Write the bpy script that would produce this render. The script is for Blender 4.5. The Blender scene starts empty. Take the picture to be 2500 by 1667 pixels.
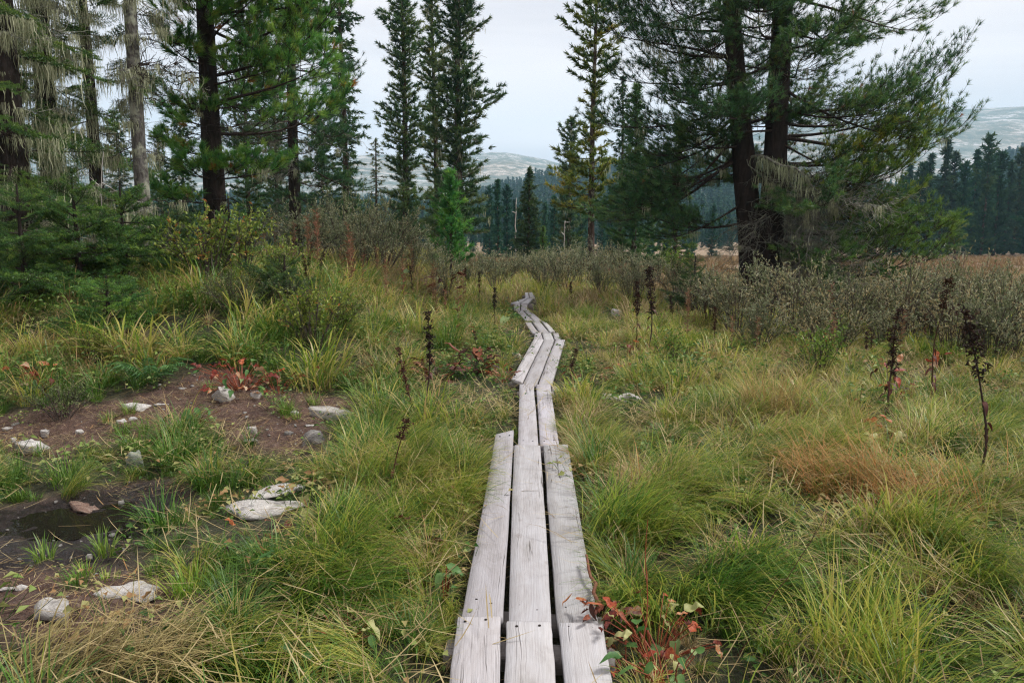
import bpy, bmesh, math, random
import numpy as np
from mathutils import Vector, Matrix, Euler

# ------------------------------------------------------------------ camera, sky, sun, exposure
F = 1850.0; CX, CY = 1250.0, 833.5; HORIZON = 560.0
PITCH = math.atan((CY - HORIZON) / F)
HC = 1.70
scene = bpy.context.scene
cam_d = bpy.data.cameras.new("camera"); cam = bpy.data.objects.new("camera", cam_d)
scene.collection.objects.link(cam)
cam_d.sensor_width = 36.0; cam_d.lens = 36.0 * F / 2500.0
cam_d.clip_start = 0.05; cam_d.clip_end = 20000
cam.location = (0, 0, HC); cam.rotation_euler = (math.pi / 2 - PITCH, 0, 0)
scene.camera = cam

SUN_EL, SUN_AZ = 52.0, 78.0          # azimuth from +Y towards +X
world = bpy.data.worlds.new("World"); scene.world = world; world.use_nodes = True
wn = world.node_tree.nodes; wl = world.node_tree.links
wn.clear()
w_out = wn.new('ShaderNodeOutputWorld'); w_bg = wn.new('ShaderNodeBackground')
w_sky = wn.new('ShaderNodeTexSky'); w_sky.sky_type = 'NISHITA'; w_sky.sun_disc = False
w_sky.sun_elevation = math.radians(SUN_EL); w_sky.sun_rotation = math.radians(SUN_AZ)
w_tc = wn.new('ShaderNodeTexCoord'); w_map = wn.new('ShaderNodeMapping')
w_map.inputs['Scale'].default_value = (1.0, 1.0, 3.0)
w_noise = wn.new('ShaderNodeTexNoise'); w_noise.inputs['Scale'].default_value = 3.0
w_noise.inputs['Detail'].default_value = 5.0; w_noise.inputs['Roughness'].default_value = 0.5
w_noise.inputs['Distortion'].default_value = 0.6
w_ramp = wn.new('ShaderNodeValToRGB')
w_ramp.color_ramp.elements[0].position = 0.36; w_ramp.color_ramp.elements[0].color = (0.84, 0.775, 0.785, 1)
w_ramp.color_ramp.elements[1].position = 0.62; w_ramp.color_ramp.elements[1].color = (1.10, 1.0, 0.965, 1)
w_mul = wn.new('ShaderNodeVectorMath'); w_mul.operation = 'SCALE'; w_mul.inputs['Scale'].default_value = 6.3
w_mix = wn.new('ShaderNodeMixRGB'); w_mix.inputs['Fac'].default_value = 0.97
wl.new(w_tc.outputs['Generated'], w_map.inputs['Vector']); wl.new(w_map.outputs[0], w_noise.inputs['Vector'])
wl.new(w_noise.outputs['Fac'], w_ramp.inputs['Fac']); wl.new(w_ramp.outputs['Color'], w_mul.inputs[0])
wl.new(w_sky.outputs[0], w_mix.inputs['Color1']); wl.new(w_mul.outputs[0], w_mix.inputs['Color2'])
wl.new(w_mix.outputs[0], w_bg.inputs['Color']); w_bg.inputs['Strength'].default_value = 0.10
wl.new(w_bg.outputs[0], w_out.inputs['Surface'])

sun_d = bpy.data.lights.new("sun", 'SUN'); sun = bpy.data.objects.new("sun", sun_d)
scene.collection.objects.link(sun)
sun_d.energy = 2.6; sun_d.angle = math.radians(11); sun_d.color = (1.0, 0.96, 0.9)
_el, _az = math.radians(SUN_EL), math.radians(SUN_AZ)
_to = Vector((math.sin(_az) * math.cos(_el), math.cos(_az) * math.cos(_el), math.sin(_el)))
sun.rotation_euler = _to.to_track_quat('Z', 'Y').to_euler()

scene.view_settings.view_transform = 'Standard'; scene.view_settings.look = 'None'
scene.view_settings.exposure = 0.86; scene.view_settings.gamma = 1.0
scene.view_settings.use_curve_mapping = False
scene.render.engine = 'CYCLES'
cy = scene.cycles
cy.max_bounces = 4; cy.diffuse_bounces = 2; cy.glossy_bounces = 2; cy.transmission_bounces = 3
cy.volume_bounces = 1; cy.use_denoising = True; cy.denoising_input_passes = "RGB_ALBEDO_NORMAL"; cy.denoising_prefilter = "NONE"; cy.sample_clamp_indirect = 2.0; cy.adaptive_threshold = 0.02; cy.filter_width = 1.25; cy.transparent_max_bounces = 4
cy.caustics_reflective = False; cy.caustics_refractive = False

# ------------------------------------------------------------------ helpers
R = np.random.default_rng(7)
RIGHT = np.array([1.0, 0, 0])
FWD = np.array([0, math.cos(PITCH), -math.sin(PITCH)])
UP = np.array([0, math.sin(PITCH), math.cos(PITCH)])
CAM = np.array([0, 0, HC])

def ray(px, py):
    return FWD + (px - CX) / F * RIGHT - (py - CY) / F * UP
def at(px, py, Y):
    d = ray(px, py); return CAM + d * (Y / d[1])
def on_z(px, py, z):
    d = ray(px, py); return CAM + d * ((z - HC) / d[2])
def px_x(px, Y):
    return at(px, HORIZON, Y)[0]

def sstep(a, b, v):
    t = np.clip((np.asarray(v, float) - a) / (b - a), 0, 1); return t * t * (3 - 2 * t)
def vnoise(x, y, s=1.0, seed=0.0):
    x = np.asarray(x, float) * s; y = np.asarray(y, float) * s
    return (np.sin(x * 1.7 + 1.3 * np.sin(y * 1.1 + seed) + seed * 2.1) + np.sin(y * 1.9 + 1.5 * np.sin(x * 0.9 - seed) + seed)
            + 0.6 * np.sin((x + y) * 2.7 + seed * 3 + 1.2 * np.sin(x * 2.3 - y))) / 2.6
def height(x, y):
    x = np.asarray(x, float); y = np.asarray(y, float)
    z = -2.3 * sstep(20, 118, y)
    bank = 0.85 * sstep(6.2, 11.0, y) * sstep(-0.9, -3.4, x) * (1 - sstep(22, 60, y))
    bank = bank + 0.16 * sstep(5.4, 7.0, y) * sstep(-0.7, -2.2, x) * (1 - sstep(9, 14, y))
    z = z + bank
    z = z - 0.10 * np.exp(-(((x + 2.7) / 1.1) ** 2 + ((y - 4.35) / 0.55) ** 2))
    near = 1 - sstep(60, 200, y)
    z = z + near * (0.035 * vnoise(x, y, 1.5, 1.0) + 0.02 * vnoise(x, y, 4.0, 2.0)) * sstep(0.25, 0.9, np.abs(x + 0.0) + sstep(8, 14, y))
    return z
def gpt(px, py):
    d = ray(px, py)
    Y = np.concatenate([np.arange(1.0, 40, 0.02), np.arange(40, 400, 0.5)])
    P = CAM[None] + d[None] * (Y / d[1])[:, None]
    below = np.nonzero(P[:, 2] <= height(P[:, 0], P[:, 1]))[0]
    return P[below[0]] if len(below) else P[-1]

def in_poly(x, y, poly):
    x = np.asarray(x, float); y = np.asarray(y, float)
    ins = np.zeros(x.shape, bool); n = len(poly)
    for i in range(n):
        x1, y1 = poly[i][:2]; x2, y2 = poly[(i + 1) % n][:2]
        c = (y1 > y) != (y2 > y)
        xi = (x2 - x1) * (y - y1) / ((y2 - y1) if y2 != y1 else 1e-9) + x1
        ins ^= c & (x < xi)
    return ins

class MB:
    def __init__(s): s.v = []; s.t = []; s.f3 = []; s.f4 = []; s.n = 0; s.u = []
    def add(s, v, f, tint=0.5, uvw=None):
        v = np.asarray(v, float).reshape(-1, 3); f = np.asarray(f, int)
        if len(v) == 0: return
        if f.shape[1] == 3: s.f3.append(f + s.n)
        else: s.f4.append(f + s.n)
        s.v.append(v); s.t.append(np.broadcast_to(np.asarray(tint, float), (len(v),)))
        if uvw is not None: s.u.append(uvw)
        s.n += len(v)
    def mesh(s, name, mat=None, smooth=False):
        me = bpy.data.meshes.new(name)
        if s.n == 0: return me
        v = np.concatenate(s.v).astype(np.float32)
        f3 = np.concatenate(s.f3) if s.f3 else np.zeros((0, 3), int)
        f4 = np.concatenate(s.f4) if s.f4 else np.zeros((0, 4), int)
        me.vertices.add(len(v)); me.vertices.foreach_set("co", v.ravel())
        nl = len(f3) * 3 + len(f4) * 4
        me.loops.add(nl); me.loops.foreach_set("vertex_index", np.concatenate([f3.ravel(), f4.ravel()]).astype(np.int32))
        me.polygons.add(len(f3) + len(f4))
        st = np.concatenate([np.arange(len(f3)) * 3, len(f3) * 3 + np.arange(len(f4)) * 4]).astype(np.int32)
        me.polygons.foreach_set("loop_start", st)
        if smooth: me.polygons.foreach_set("use_smooth", np.ones(len(st), bool))
        a = me.attributes.new("tint", 'FLOAT', 'POINT'); a.data.foreach_set("value", np.concatenate(s.t).astype(np.float32))
        if s.u:
            a = me.attributes.new("uvw", 'FLOAT_VECTOR', 'POINT'); a.data.foreach_set("vector", np.concatenate(s.u).astype(np.float32).ravel())
        me.update(calc_edges=True)
        if mat: me.materials.append(mat)
        return me

COL = scene.collection
def new(name, me=None, parent=None, loc=(0, 0, 0), rot=(0, 0, 0), scl=1.0, color=None):
    o = bpy.data.objects.new(name, me); COL.objects.link(o)
    o.location = loc; o.rotation_euler = rot
    o.scale = (scl, scl, scl) if not hasattr(scl, '__len__') else scl
    if parent is not None: o.parent = parent
    if name in ('lichen', 'seed_head'): o['kind'] = 'stuff'
    if color is not None: o.color = (color[0], color[1], color[2], 1)
    return o
def tag(o, label, cat, group=None):
    o["label"] = label; o["category"] = cat
    if group: o["group"] = group
    return o
def kind(o, k): o["kind"] = k; return o

def nrm(a): return a / (np.linalg.norm(a, axis=-1, keepdims=True) + 1e-9)
def frame(D):
    D = nrm(np.asarray(D, float)); ref = np.where(np.abs(D[..., 2:3]) > 0.9, np.array([1.0, 0, 0]), np.array([0, 0, 1.0]))
    U = nrm(np.cross(ref, D)); V = np.cross(D, U); return D, U, V

def tube(mb, P, rad, sides=5, tint=0.5, cap=True):
    P = np.asarray(P, float); n = len(P); rad = np.broadcast_to(np.asarray(rad, float), (n,))
    T = np.gradient(P, axis=0); T, U, V = frame(T)
    a = np.arange(sides) * 2 * math.pi / sides
    ring = P[:, None] + rad[:, None, None] * (np.cos(a)[None, :, None] * U[:, None] + np.sin(a)[None, :, None] * V[:, None])
    i = np.arange(n - 1)[:, None] * sides; j = np.arange(sides)[None]; k = (j + 1) % sides
    f = np.stack([i + j, i + k, i + sides + k, i + sides + j], -1).reshape(-1, 4)
    mb.add(ring.reshape(-1, 3), f, tint)

def tufts(mb, rng, C, D, n, L, w, phi=(0.25, 1.25), tint=None, back=0.0):
    """needle brushes: n narrow triangles round each direction D"""
    C = np.asarray(C, float).reshape(-1, 3); N = len(C)
    if N == 0: return
    D, U, V = frame(np.asarray(D, float).reshape(-1, 3))
    ph = rng.uniform(phi[0], phi[1], (N, n, 1)); th = rng.uniform(0, 6.283, (N, n, 1))
    d = D[:, None] * np.cos(ph) + (U[:, None] * np.cos(th) + V[:, None] * np.sin(th)) * np.sin(ph)
    b = C[:, None] - D[:, None] * rng.uniform(0, 1, (N, n, 1)) * back
    side = nrm(np.cross(d, rng.normal(size=(N, n, 3)))) * w * 0.5
    ln = L * rng.uniform(0.65, 1.1, (N, n, 1))
    v = np.stack([b - side, b + side, b + d * ln], 2).reshape(-1, 3)
    if tint is None: tint = rng.uniform(0.1, 0.8, N)
    tt = np.repeat(np.clip(np.asarray(tint)[:, None] + rng.normal(0, 0.05, (N, n)), 0, 1).ravel(), 3)
    mb.add(v, np.arange(len(v)).reshape(-1, 3), tt)

def leaves(mb, rng, C, D, L, W, tint, fold=0.25, curl=0.2):
    """diamond leaves with a folded midrib"""
    C = np.asarray(C, float).reshape(-1, 3); N = len(C)
    if N == 0: return
    D, U, V = frame(np.asarray(D, float).reshape(-1, 3))
    a = rng.uniform(-1.0, 1.0, (N, 1)); S = U * np.cos(a) + V * np.sin(a); Nn = np.cross(D, S)
    L = np.broadcast_to(np.asarray(L, float), (N,))[:, None]; W = np.broadcast_to(np.asarray(W, float), (N,))[:, None]
    mid = C + D * L * 0.45
    v = np.stack([C, mid + S * W * .5 + Nn * W * fold, C + D * L - Nn * L * curl, mid - S * W * .5 + Nn * W * fold], 1).reshape(-1, 3)
    i = np.arange(N)[:, None] * 4
    f = np.concatenate([i + [0, 1, 2], i + [0, 2, 3]])
    mb.add(v, f, np.repeat(np.broadcast_to(tint, (N,)), 4))

def ribbons(mb, rng, base, az, tilt, bend, L, w, S=5, tint=0.5, pw=1.3, zmin=0.004, wig=0.0):
    """grass blades: N curved tapering strips"""
    N = len(base); L = np.broadcast_to(L, (N,)); w = np.broadcast_to(w, (N,))
    pts = [np.asarray(base, float)]; p = np.asarray(base, float).copy()
    h = np.stack([np.cos(az), np.sin(az), np.zeros(N)], 1)
    sidew = np.stack([-np.sin(az), np.cos(az), np.zeros(N)], 1)
    for k in range(S):
        th = tilt + bend * ((k + 0.5) / S) ** pw
        d = h * np.sin(th)[:, None] + np.array([0, 0, 1.0]) * np.cos(th)[:, None]
        if wig: d = d + rng.normal(0, wig, (N, 3))
        p = p + d * (L / S)[:, None]
        if zmin is not None: p[:, 2] = np.maximum(p[:, 2], zmin + rng.uniform(0, 0.012, N))
        pts.append(p.copy())
    P = np.stack(pts, 1)                                   # N,S+1,3
    tw = np.array([0.75, 1.0, 0.95, 0.8, 0.55, 0.35, 0.2])[:S] if S <= 6 else np.linspace(1, .2, S)
    off = sidew[:, None] * (w[:, None] * tw[None])[:, :, None] * 0.5
    A = P[:, :S] - off; B = P[:, :S] + off
    v = np.concatenate([np.stack([A, B], 2).reshape(N, -1, 3), P[:, S:S + 1]], 1)   # N, 2S+1
    M = 2 * S + 1; i = np.arange(N)[:, None, None] * M
    q = np.array([[2 * k, 2 * k + 1, 2 * k + 3, 2 * k + 2] for k in range(S - 1)])
    n0 = mb.n
    tt = np.repeat(np.broadcast_to(tint, (N,)), M)
    mb.add(v.reshape(-1, 3), (i + q[None]).reshape(-1, 4), tt)
    mb.f3.append((np.arange(N)[:, None] * M + np.array([2 * S - 2, 2 * S - 1, 2 * S])[None]) + n0)

# ------------------------------------------------------------------ materials
def mat(name):
    m = bpy.data.materials.new(name); m.use_nodes = True; m.node_tree.nodes.clear()
    nt = m.node_tree; out = nt.nodes.new('ShaderNodeOutputMaterial')
    return m, nt.nodes, nt.links, out
def ramp(N, stops, interp='LINEAR'):
    r = N.new('ShaderNodeValToRGB'); cr = r.color_ramp; cr.interpolation = interp
    while len(cr.elements) < len(stops): cr.elements.new(0.5)
    for e, (p, c) in zip(cr.elements, stops): e.position = p; e.color = (*c, 1)
    return r
def noise(N, L, vec, scale, detail=4, rough=0.55, dist=0.0):
    n = N.new('ShaderNodeTexNoise'); n.inputs['Scale'].default_value = scale; n.inputs['Detail'].default_value = detail
    n.inputs['Roughness'].default_value = rough; n.inputs['Distortion'].default_value = dist
    if vec is not None: L.new(vec, n.inputs['Vector'])
    return n
def math_n(N, L, op, a, b=None, clamp=False):
    m = N.new('ShaderNodeMath'); m.operation = op; m.use_clamp = clamp
    for i, x in enumerate((a, b)):
        if x is None: continue
        if isinstance(x, (int, float)): m.inputs[i].default_value = x
        else: L.new(x, m.inputs[i])
    return m.outputs[0]
def mixc(N, L, fac, a, b, mode='MIX'):
    m = N.new('ShaderNodeMixRGB'); m.blend_type = mode
    for s, x in (('Fac', fac), ('Color1', a), ('Color2', b)):
        if isinstance(x, (int, float)): m.inputs[s].default_value = x
        elif isinstance(x, tuple): m.inputs[s].default_value = (*x, 1)
        else: L.new(x, m.inputs[s])
    return m.outputs[0]

def foliage(name, stops, rough=0.55, transl=0.3, place=0.0, place_scale=0.35, rnd=0.15, spec=0.3, mottle=0.0):
    m, N, L, out = mat(name)
    at_ = N.new('ShaderNodeAttribute'); at_.attribute_name = 'tint'
    oi = N.new('ShaderNodeObjectInfo')
    fac = at_.outputs['Fac']
    if place:
        nz = noise(N, L, oi.outputs['Location'], place_scale, 3, 0.6)
        p = math_n(N, L, 'MULTIPLY', math_n(N, L, 'SUBTRACT', nz.outputs['Fac'], 0.5), place * 2)
        fac = math_n(N, L, 'ADD', fac, p)
    if rnd:
        fac = math_n(N, L, 'ADD', fac, math_n(N, L, 'MULTIPLY', math_n(N, L, 'SUBTRACT', oi.outputs['Random'], 0.5), rnd))
    if mottle:
        tcm = N.new('ShaderNodeTexCoord'); vm = N.new('ShaderNodeVectorMath'); vm.operation = 'ADD'; L.new(tcm.outputs['Object'], vm.inputs[0]); L.new(oi.outputs['Location'], vm.inputs[1])
        nm_ = noise(N, L, vm.outputs[0], 7.0, 5, 0.7); fac = math_n(N, L, 'ADD', fac, math_n(N, L, 'MULTIPLY', math_n(N, L, 'SUBTRACT', nm_.outputs['Fac'], 0.5), mottle))
    r = ramp(N, stops); L.new(fac, r.inputs['Fac'])
    c = mixc(N, L, 1.0, r.outputs['Color'], oi.outputs['Color'], 'MULTIPLY')
    b = N.new('ShaderNodeBsdfPrincipled'); b.inputs['Roughness'].default_value = rough
    b.inputs['Specular IOR Level'].default_value = spec
    L.new(c, b.inputs['Base Color'])
    t = N.new('ShaderNodeBsdfTranslucent'); L.new(c, t.inputs['Color'])
    mx = N.new('ShaderNodeMixShader'); mx.inputs[0].default_value = transl
    L.new(b.outputs[0], mx.inputs[1]); L.new(t.outputs[0], mx.inputs[2]); L.new(mx.outputs[0], out.inputs['Surface'])
    return m

def bark(name, dark, light, scale=14.0, patch=None, patch_amt=0.5):
    m, N, L, out = mat(name)
    tc = N.new('ShaderNodeTexCoord'); mp = N.new('ShaderNodeMapping'); mp.inputs['Scale'].default_value = (1, 1, 0.3)
    L.new(tc.outputs['Object'], mp.inputs['Vector'])
    n1 = noise(N, L, mp.outputs[0], scale, 6, 0.65, 0.4)
    r = ramp(N, [(0.32, dark), (0.68, light)]); L.new(n1.outputs['Fac'], r.inputs['Fac'])
    c = r.outputs['Color']
    if patch:
        n2 = noise(N, L, tc.outputs['Object'], scale * 0.28, 5, 0.65)
        r2 = ramp(N, [(0.56 - 0.14 * patch_amt, (0, 0, 0)), (0.62, (1, 1, 1))]); L.new(n2.outputs['Fac'], r2.inputs['Fac'])
        c = mixc(N, L, r2.outputs['Color'], c, patch)
    b = N.new('ShaderNodeBsdfPrincipled'); b.inputs['Roughness'].default_value = 0.9; b.inputs['Specular IOR Level'].default_value = 0.15
    L.new(c, b.inputs['Base Color'])
    bp = N.new('ShaderNodeBump'); bp.inputs['Strength'].default_value = 0.9; bp.inputs['Distance'].default_value = 0.03
    L.new(n1.outputs['Fac'], bp.inputs['Height']); L.new(bp.outputs[0], b.inputs['Normal'])
    L.new(b.outputs[0], out.inputs['Surface']); return m

M = {}
ORANGE = (0.33, 0.11, 0.035)
M['pine'] = foliage('pine needles', [(0.0, (0.030, 0.080, 0.038)), (0.35, (0.062, 0.150, 0.054)), (0.7, (0.140, 0.225, 0.066)), (0.92, (0.240, 0.260, 0.080)), (0.97, ORANGE)], 0.4, 0.4)
M['pine_far'] = foliage('pine needles further off', [(0.0, (0.030, 0.075, 0.036)), (0.4, (0.070, 0.138, 0.052)), (0.8, (0.155, 0.195, 0.066)), (1.0, (0.23, 0.23, 0.08))], 0.45, 0.4)
M['fir'] = foliage('fir needles', [(0.0, (0.030, 0.075, 0.032)), (0.5, (0.064, 0.140, 0.042)), (0.85, (0.150, 0.230, 0.055)), (1.0, (0.22, 0.29, 0.07))], 0.35, 0.35)
M['spruce'] = foliage('spruce needles', [(0.0, (0.024, 0.060, 0.034)), (0.5, (0.052, 0.110, 0.048)), (1.0, (0.125, 0.180, 0.062))], 0.45, 0.35)
M['forest'] = foliage('far forest needles', [(0.0, (0.016, 0.058, 0.044)), (0.6, (0.032, 0.098, 0.062)), (1.0, (0.075, 0.140, 0.062))], 0.8, 0.15, 0.2, 0.02, 0.4, 0.1)
M['lichen'] = foliage('beard lichen', [(0.0, (0.23, 0.25, 0.155)), (0.5, (0.38, 0.40, 0.255)), (1.0, (0.50, 0.52, 0.37))], 0.9, 0.25, rnd=0.3, spec=0.1)
GR = [(0.0, (0.042, 0.115, 0.016)), (0.22, (0.110, 0.205, 0.030)), (0.42, (0.260, 0.340, 0.042)), (0.62, (0.440, 0.405, 0.090)), (0.84, (0.480, 0.385, 0.180)), (1.0, (0.380, 0.200, 0.070))]
M['grass'] = foliage('sedge', GR, 0.4, 0.45, 0.45, 0.55, 0.22, 0.35)
M['green_grass'] = foliage('fresh grass', [(0.0, (0.035, 0.100, 0.015)), (0.4, (0.090, 0.190, 0.025)), (0.75, (0.190, 0.290, 0.045)), (1.0, (0.33, 0.33, 0.10))], 0.45, 0.3, 0.1, 0.6, 0.2, 0.35)
M['straw'] = foliage('dry straw', [(0.0, (0.16, 0.11, 0.055)), (0.4, (0.32, 0.25, 0.12)), (0.8, (0.46, 0.38, 0.21)), (1.0, (0.42, 0.22, 0.08))], 0.7, 0.2, 0.2, 0.5, 0.2, 0.2)
M['meadow'] = foliage('far meadow grass', [(0.0, (0.17, 0.13, 0.06)), (0.4, (0.26, 0.185, 0.10)), (0.75, (0.32, 0.24, 0.16)), (1.0, (0.27, 0.115, 0.065))], 0.8, 0.2, 0.35, 0.12, 0.3, 0.1)
M['willow'] = foliage('willow leaves', [(0.0, (0.090, 0.125, 0.055)), (0.4, (0.190, 0.230, 0.115)), (0.75, (0.360, 0.385, 0.250)), (0.95, (0.400, 0.350, 0.180))], 0.45, 0.3, rnd=0.1)
M['rowan'] = foliage('yellow green leaves', [(0.0, (0.090, 0.160, 0.025)), (0.5, (0.200, 0.280, 0.045)), (0.9, (0.330, 0.360, 0.075)), (1.0, (0.40, 0.16, 0.05))], 0.5, 0.35, rnd=0.1)
M['herb'] = foliage('low herbs', [(0.0, (0.035, 0.100, 0.020)), (0.4, (0.090, 0.190, 0.035)), (0.75, (0.210, 0.290, 0.070)), (0.92, (0.36, 0.35, 0.14)), (1.0, (0.34, 0.20, 0.09))], 0.5, 0.35, 0.15, 0.7, 0.25)
M['red'] = foliage('autumn leaves', [(0.0, (0.10, 0.022, 0.016)), (0.35, (0.28, 0.045, 0.025)), (0.65, (0.46, 0.12, 0.045)), (0.85, (0.46, 0.22, 0.10)), (1.0, (0.44, 0.33, 0.22))], 0.5, 0.3, rnd=0.4, mottle=1.6)
M['maroon'] = foliage('withered dark leaves', [(0.0, (0.030, 0.014, 0.012)), (0.5, (0.085, 0.026, 0.018)), (0.85, (0.20, 0.060, 0.030)), (1.0, (0.30, 0.14, 0.07))], 0.55, 0.2, rnd=0.3, mottle=1.2)
M['stalk'] = foliage('dried stalk', [(0.0, (0.016, 0.011, 0.009)), (0.5, (0.042, 0.024, 0.018)), (1.0, (0.13, 0.050, 0.026))], 0.75, 0.05, rnd=0.1)
M['redstem'] = foliage('red stem', [(0.0, (0.14, 0.035, 0.02)), (1.0, (0.32, 0.085, 0.04))], 0.5, 0.05)
M['fireweed'] = foliage('fireweed', [(0.0, (0.17, 0.11, 0.06)), (0.6, (0.27, 0.15, 0.09)), (1.0, (0.38, 0.17, 0.12))], 0.7, 0.25, rnd=0.4)
M['green_leaf'] = foliage('broad green leaf', [(0.0, (0.04, 0.12, 0.03)), (0.6, (0.11, 0.22, 0.06)), (1.0, (0.25, 0.33, 0.14))], 0.5, 0.3, rnd=0.3, mottle=1.0)
M['pale_leaf'] = foliage('pale yellow leaf', [(0.0, (0.28, 0.31, 0.11)), (1.0, (0.48, 0.46, 0.22))], 0.5, 0.3, rnd=0.3)
M['bark_dark'] = bark('dark pine bark', (0.008, 0.007, 0.006), (0.042, 0.033, 0.029))
M['bark_pine'] = bark('pine bark', (0.020, 0.014, 0.012), (0.095, 0.068, 0.056), patch=(0.22, 0.22, 0.17), patch_amt=0.2)
M['bark_grey'] = bark('grey fir bark', (0.028, 0.025, 0.023), (0.15, 0.14, 0.13), 22, patch=(0.27, 0.28, 0.22), patch_amt=0.6)
M['twig'] = bark('dark twigs', (0.020, 0.015, 0.013), (0.07, 0.055, 0.048), 30)
M['deadtwig'] = bark('grey dead twigs', (0.07, 0.065, 0.06), (0.24, 0.235, 0.21), 30, patch=(0.36, 0.38, 0.29), patch_amt=0.6)
M['shrub_stem'] = bark('shrub stems', (0.035, 0.026, 0.022), (0.14, 0.115, 0.10), 30)
M['birchy'] = bark('bleached wood', (0.30, 0.28, 0.26), (0.60, 0.58, 0.55), 25)

def rock_mat(name, c1, c2, c3, streak=False):
    m, N, L, out = mat(name)
    tc = N.new('ShaderNodeTexCoord'); oi = N.new('ShaderNodeObjectInfo')
    mp = N.new('ShaderNodeMapping'); L.new(tc.outputs['Object'], mp.inputs['Vector'])
    mp.inputs['Scale'].default_value = (1, 3.0, 5) if streak else (1, 1, 1.6)
    add = N.new('ShaderNodeVectorMath'); add.operation = 'ADD'; L.new(mp.outputs[0], add.inputs[0]); L.new(oi.outputs['Location'], add.inputs[1])
    n1 = noise(N, L, add.outputs[0], 13, 9, 0.75, 0.5); n2 = noise(N, L, add.outputs[0], 70, 4, 0.75)
    r = ramp(N, [(0.30, c1), (0.48, c2), (0.70, c3)]); L.new(n1.outputs['Fac'], r.inputs['Fac'])
    r2 = ramp(N, [(0.35, (0.66, 0.65, 0.64)), (0.6, (1, 1, 1))]); L.new(n2.outputs['Fac'], r2.inputs['Fac'])
    c = mixc(N, L, 1.0, mixc(N, L, 0.7, r.outputs['Color'], r2.outputs['Color'], 'MULTIPLY'), oi.outputs['Color'], 'MULTIPLY')
    b = N.new('ShaderNodeBsdfPrincipled'); b.inputs['Roughness'].default_value = 0.85; L.new(c, b.inputs['Base Color'])
    h = math_n(N, L, 'ADD', n1.outputs['Fac'], math_n(N, L, 'MULTIPLY', n2.outputs['Fac'], 0.4))
    bp = N.new('ShaderNodeBump'); bp.inputs['Strength'].default_value = 1.0; bp.inputs['Distance'].default_value = 0.03
    L.new(h, bp.inputs['Height']); L.new(bp.outputs[0], b.inputs['Normal']); L.new(b.outputs[0], out.inputs['Surface']); return m
M['rock'] = rock_mat('pale rock', (0.32, 0.30, 0.28), (0.55, 0.53, 0.51), (0.68, 0.67, 0.66))
M['rock_streak'] = rock_mat('streaked pale rock', (0.20, 0.18, 0.15), (0.52, 0.50, 0.47), (0.66, 0.65, 0.63), True)
M['rock_grey'] = rock_mat('grey rock', (0.10, 0.095, 0.09), (0.22, 0.21, 0.20), (0.36, 0.35, 0.33))
M['rock_red'] = rock_mat('reddish rock', (0.08, 0.035, 0.025), (0.26, 0.16, 0.12), (0.46, 0.37, 0.31), True)
M['rock_green'] = rock_mat('green grey rock', (0.13, 0.15, 0.10), (0.30, 0.34, 0.28), (0.46, 0.49, 0.43))

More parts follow.
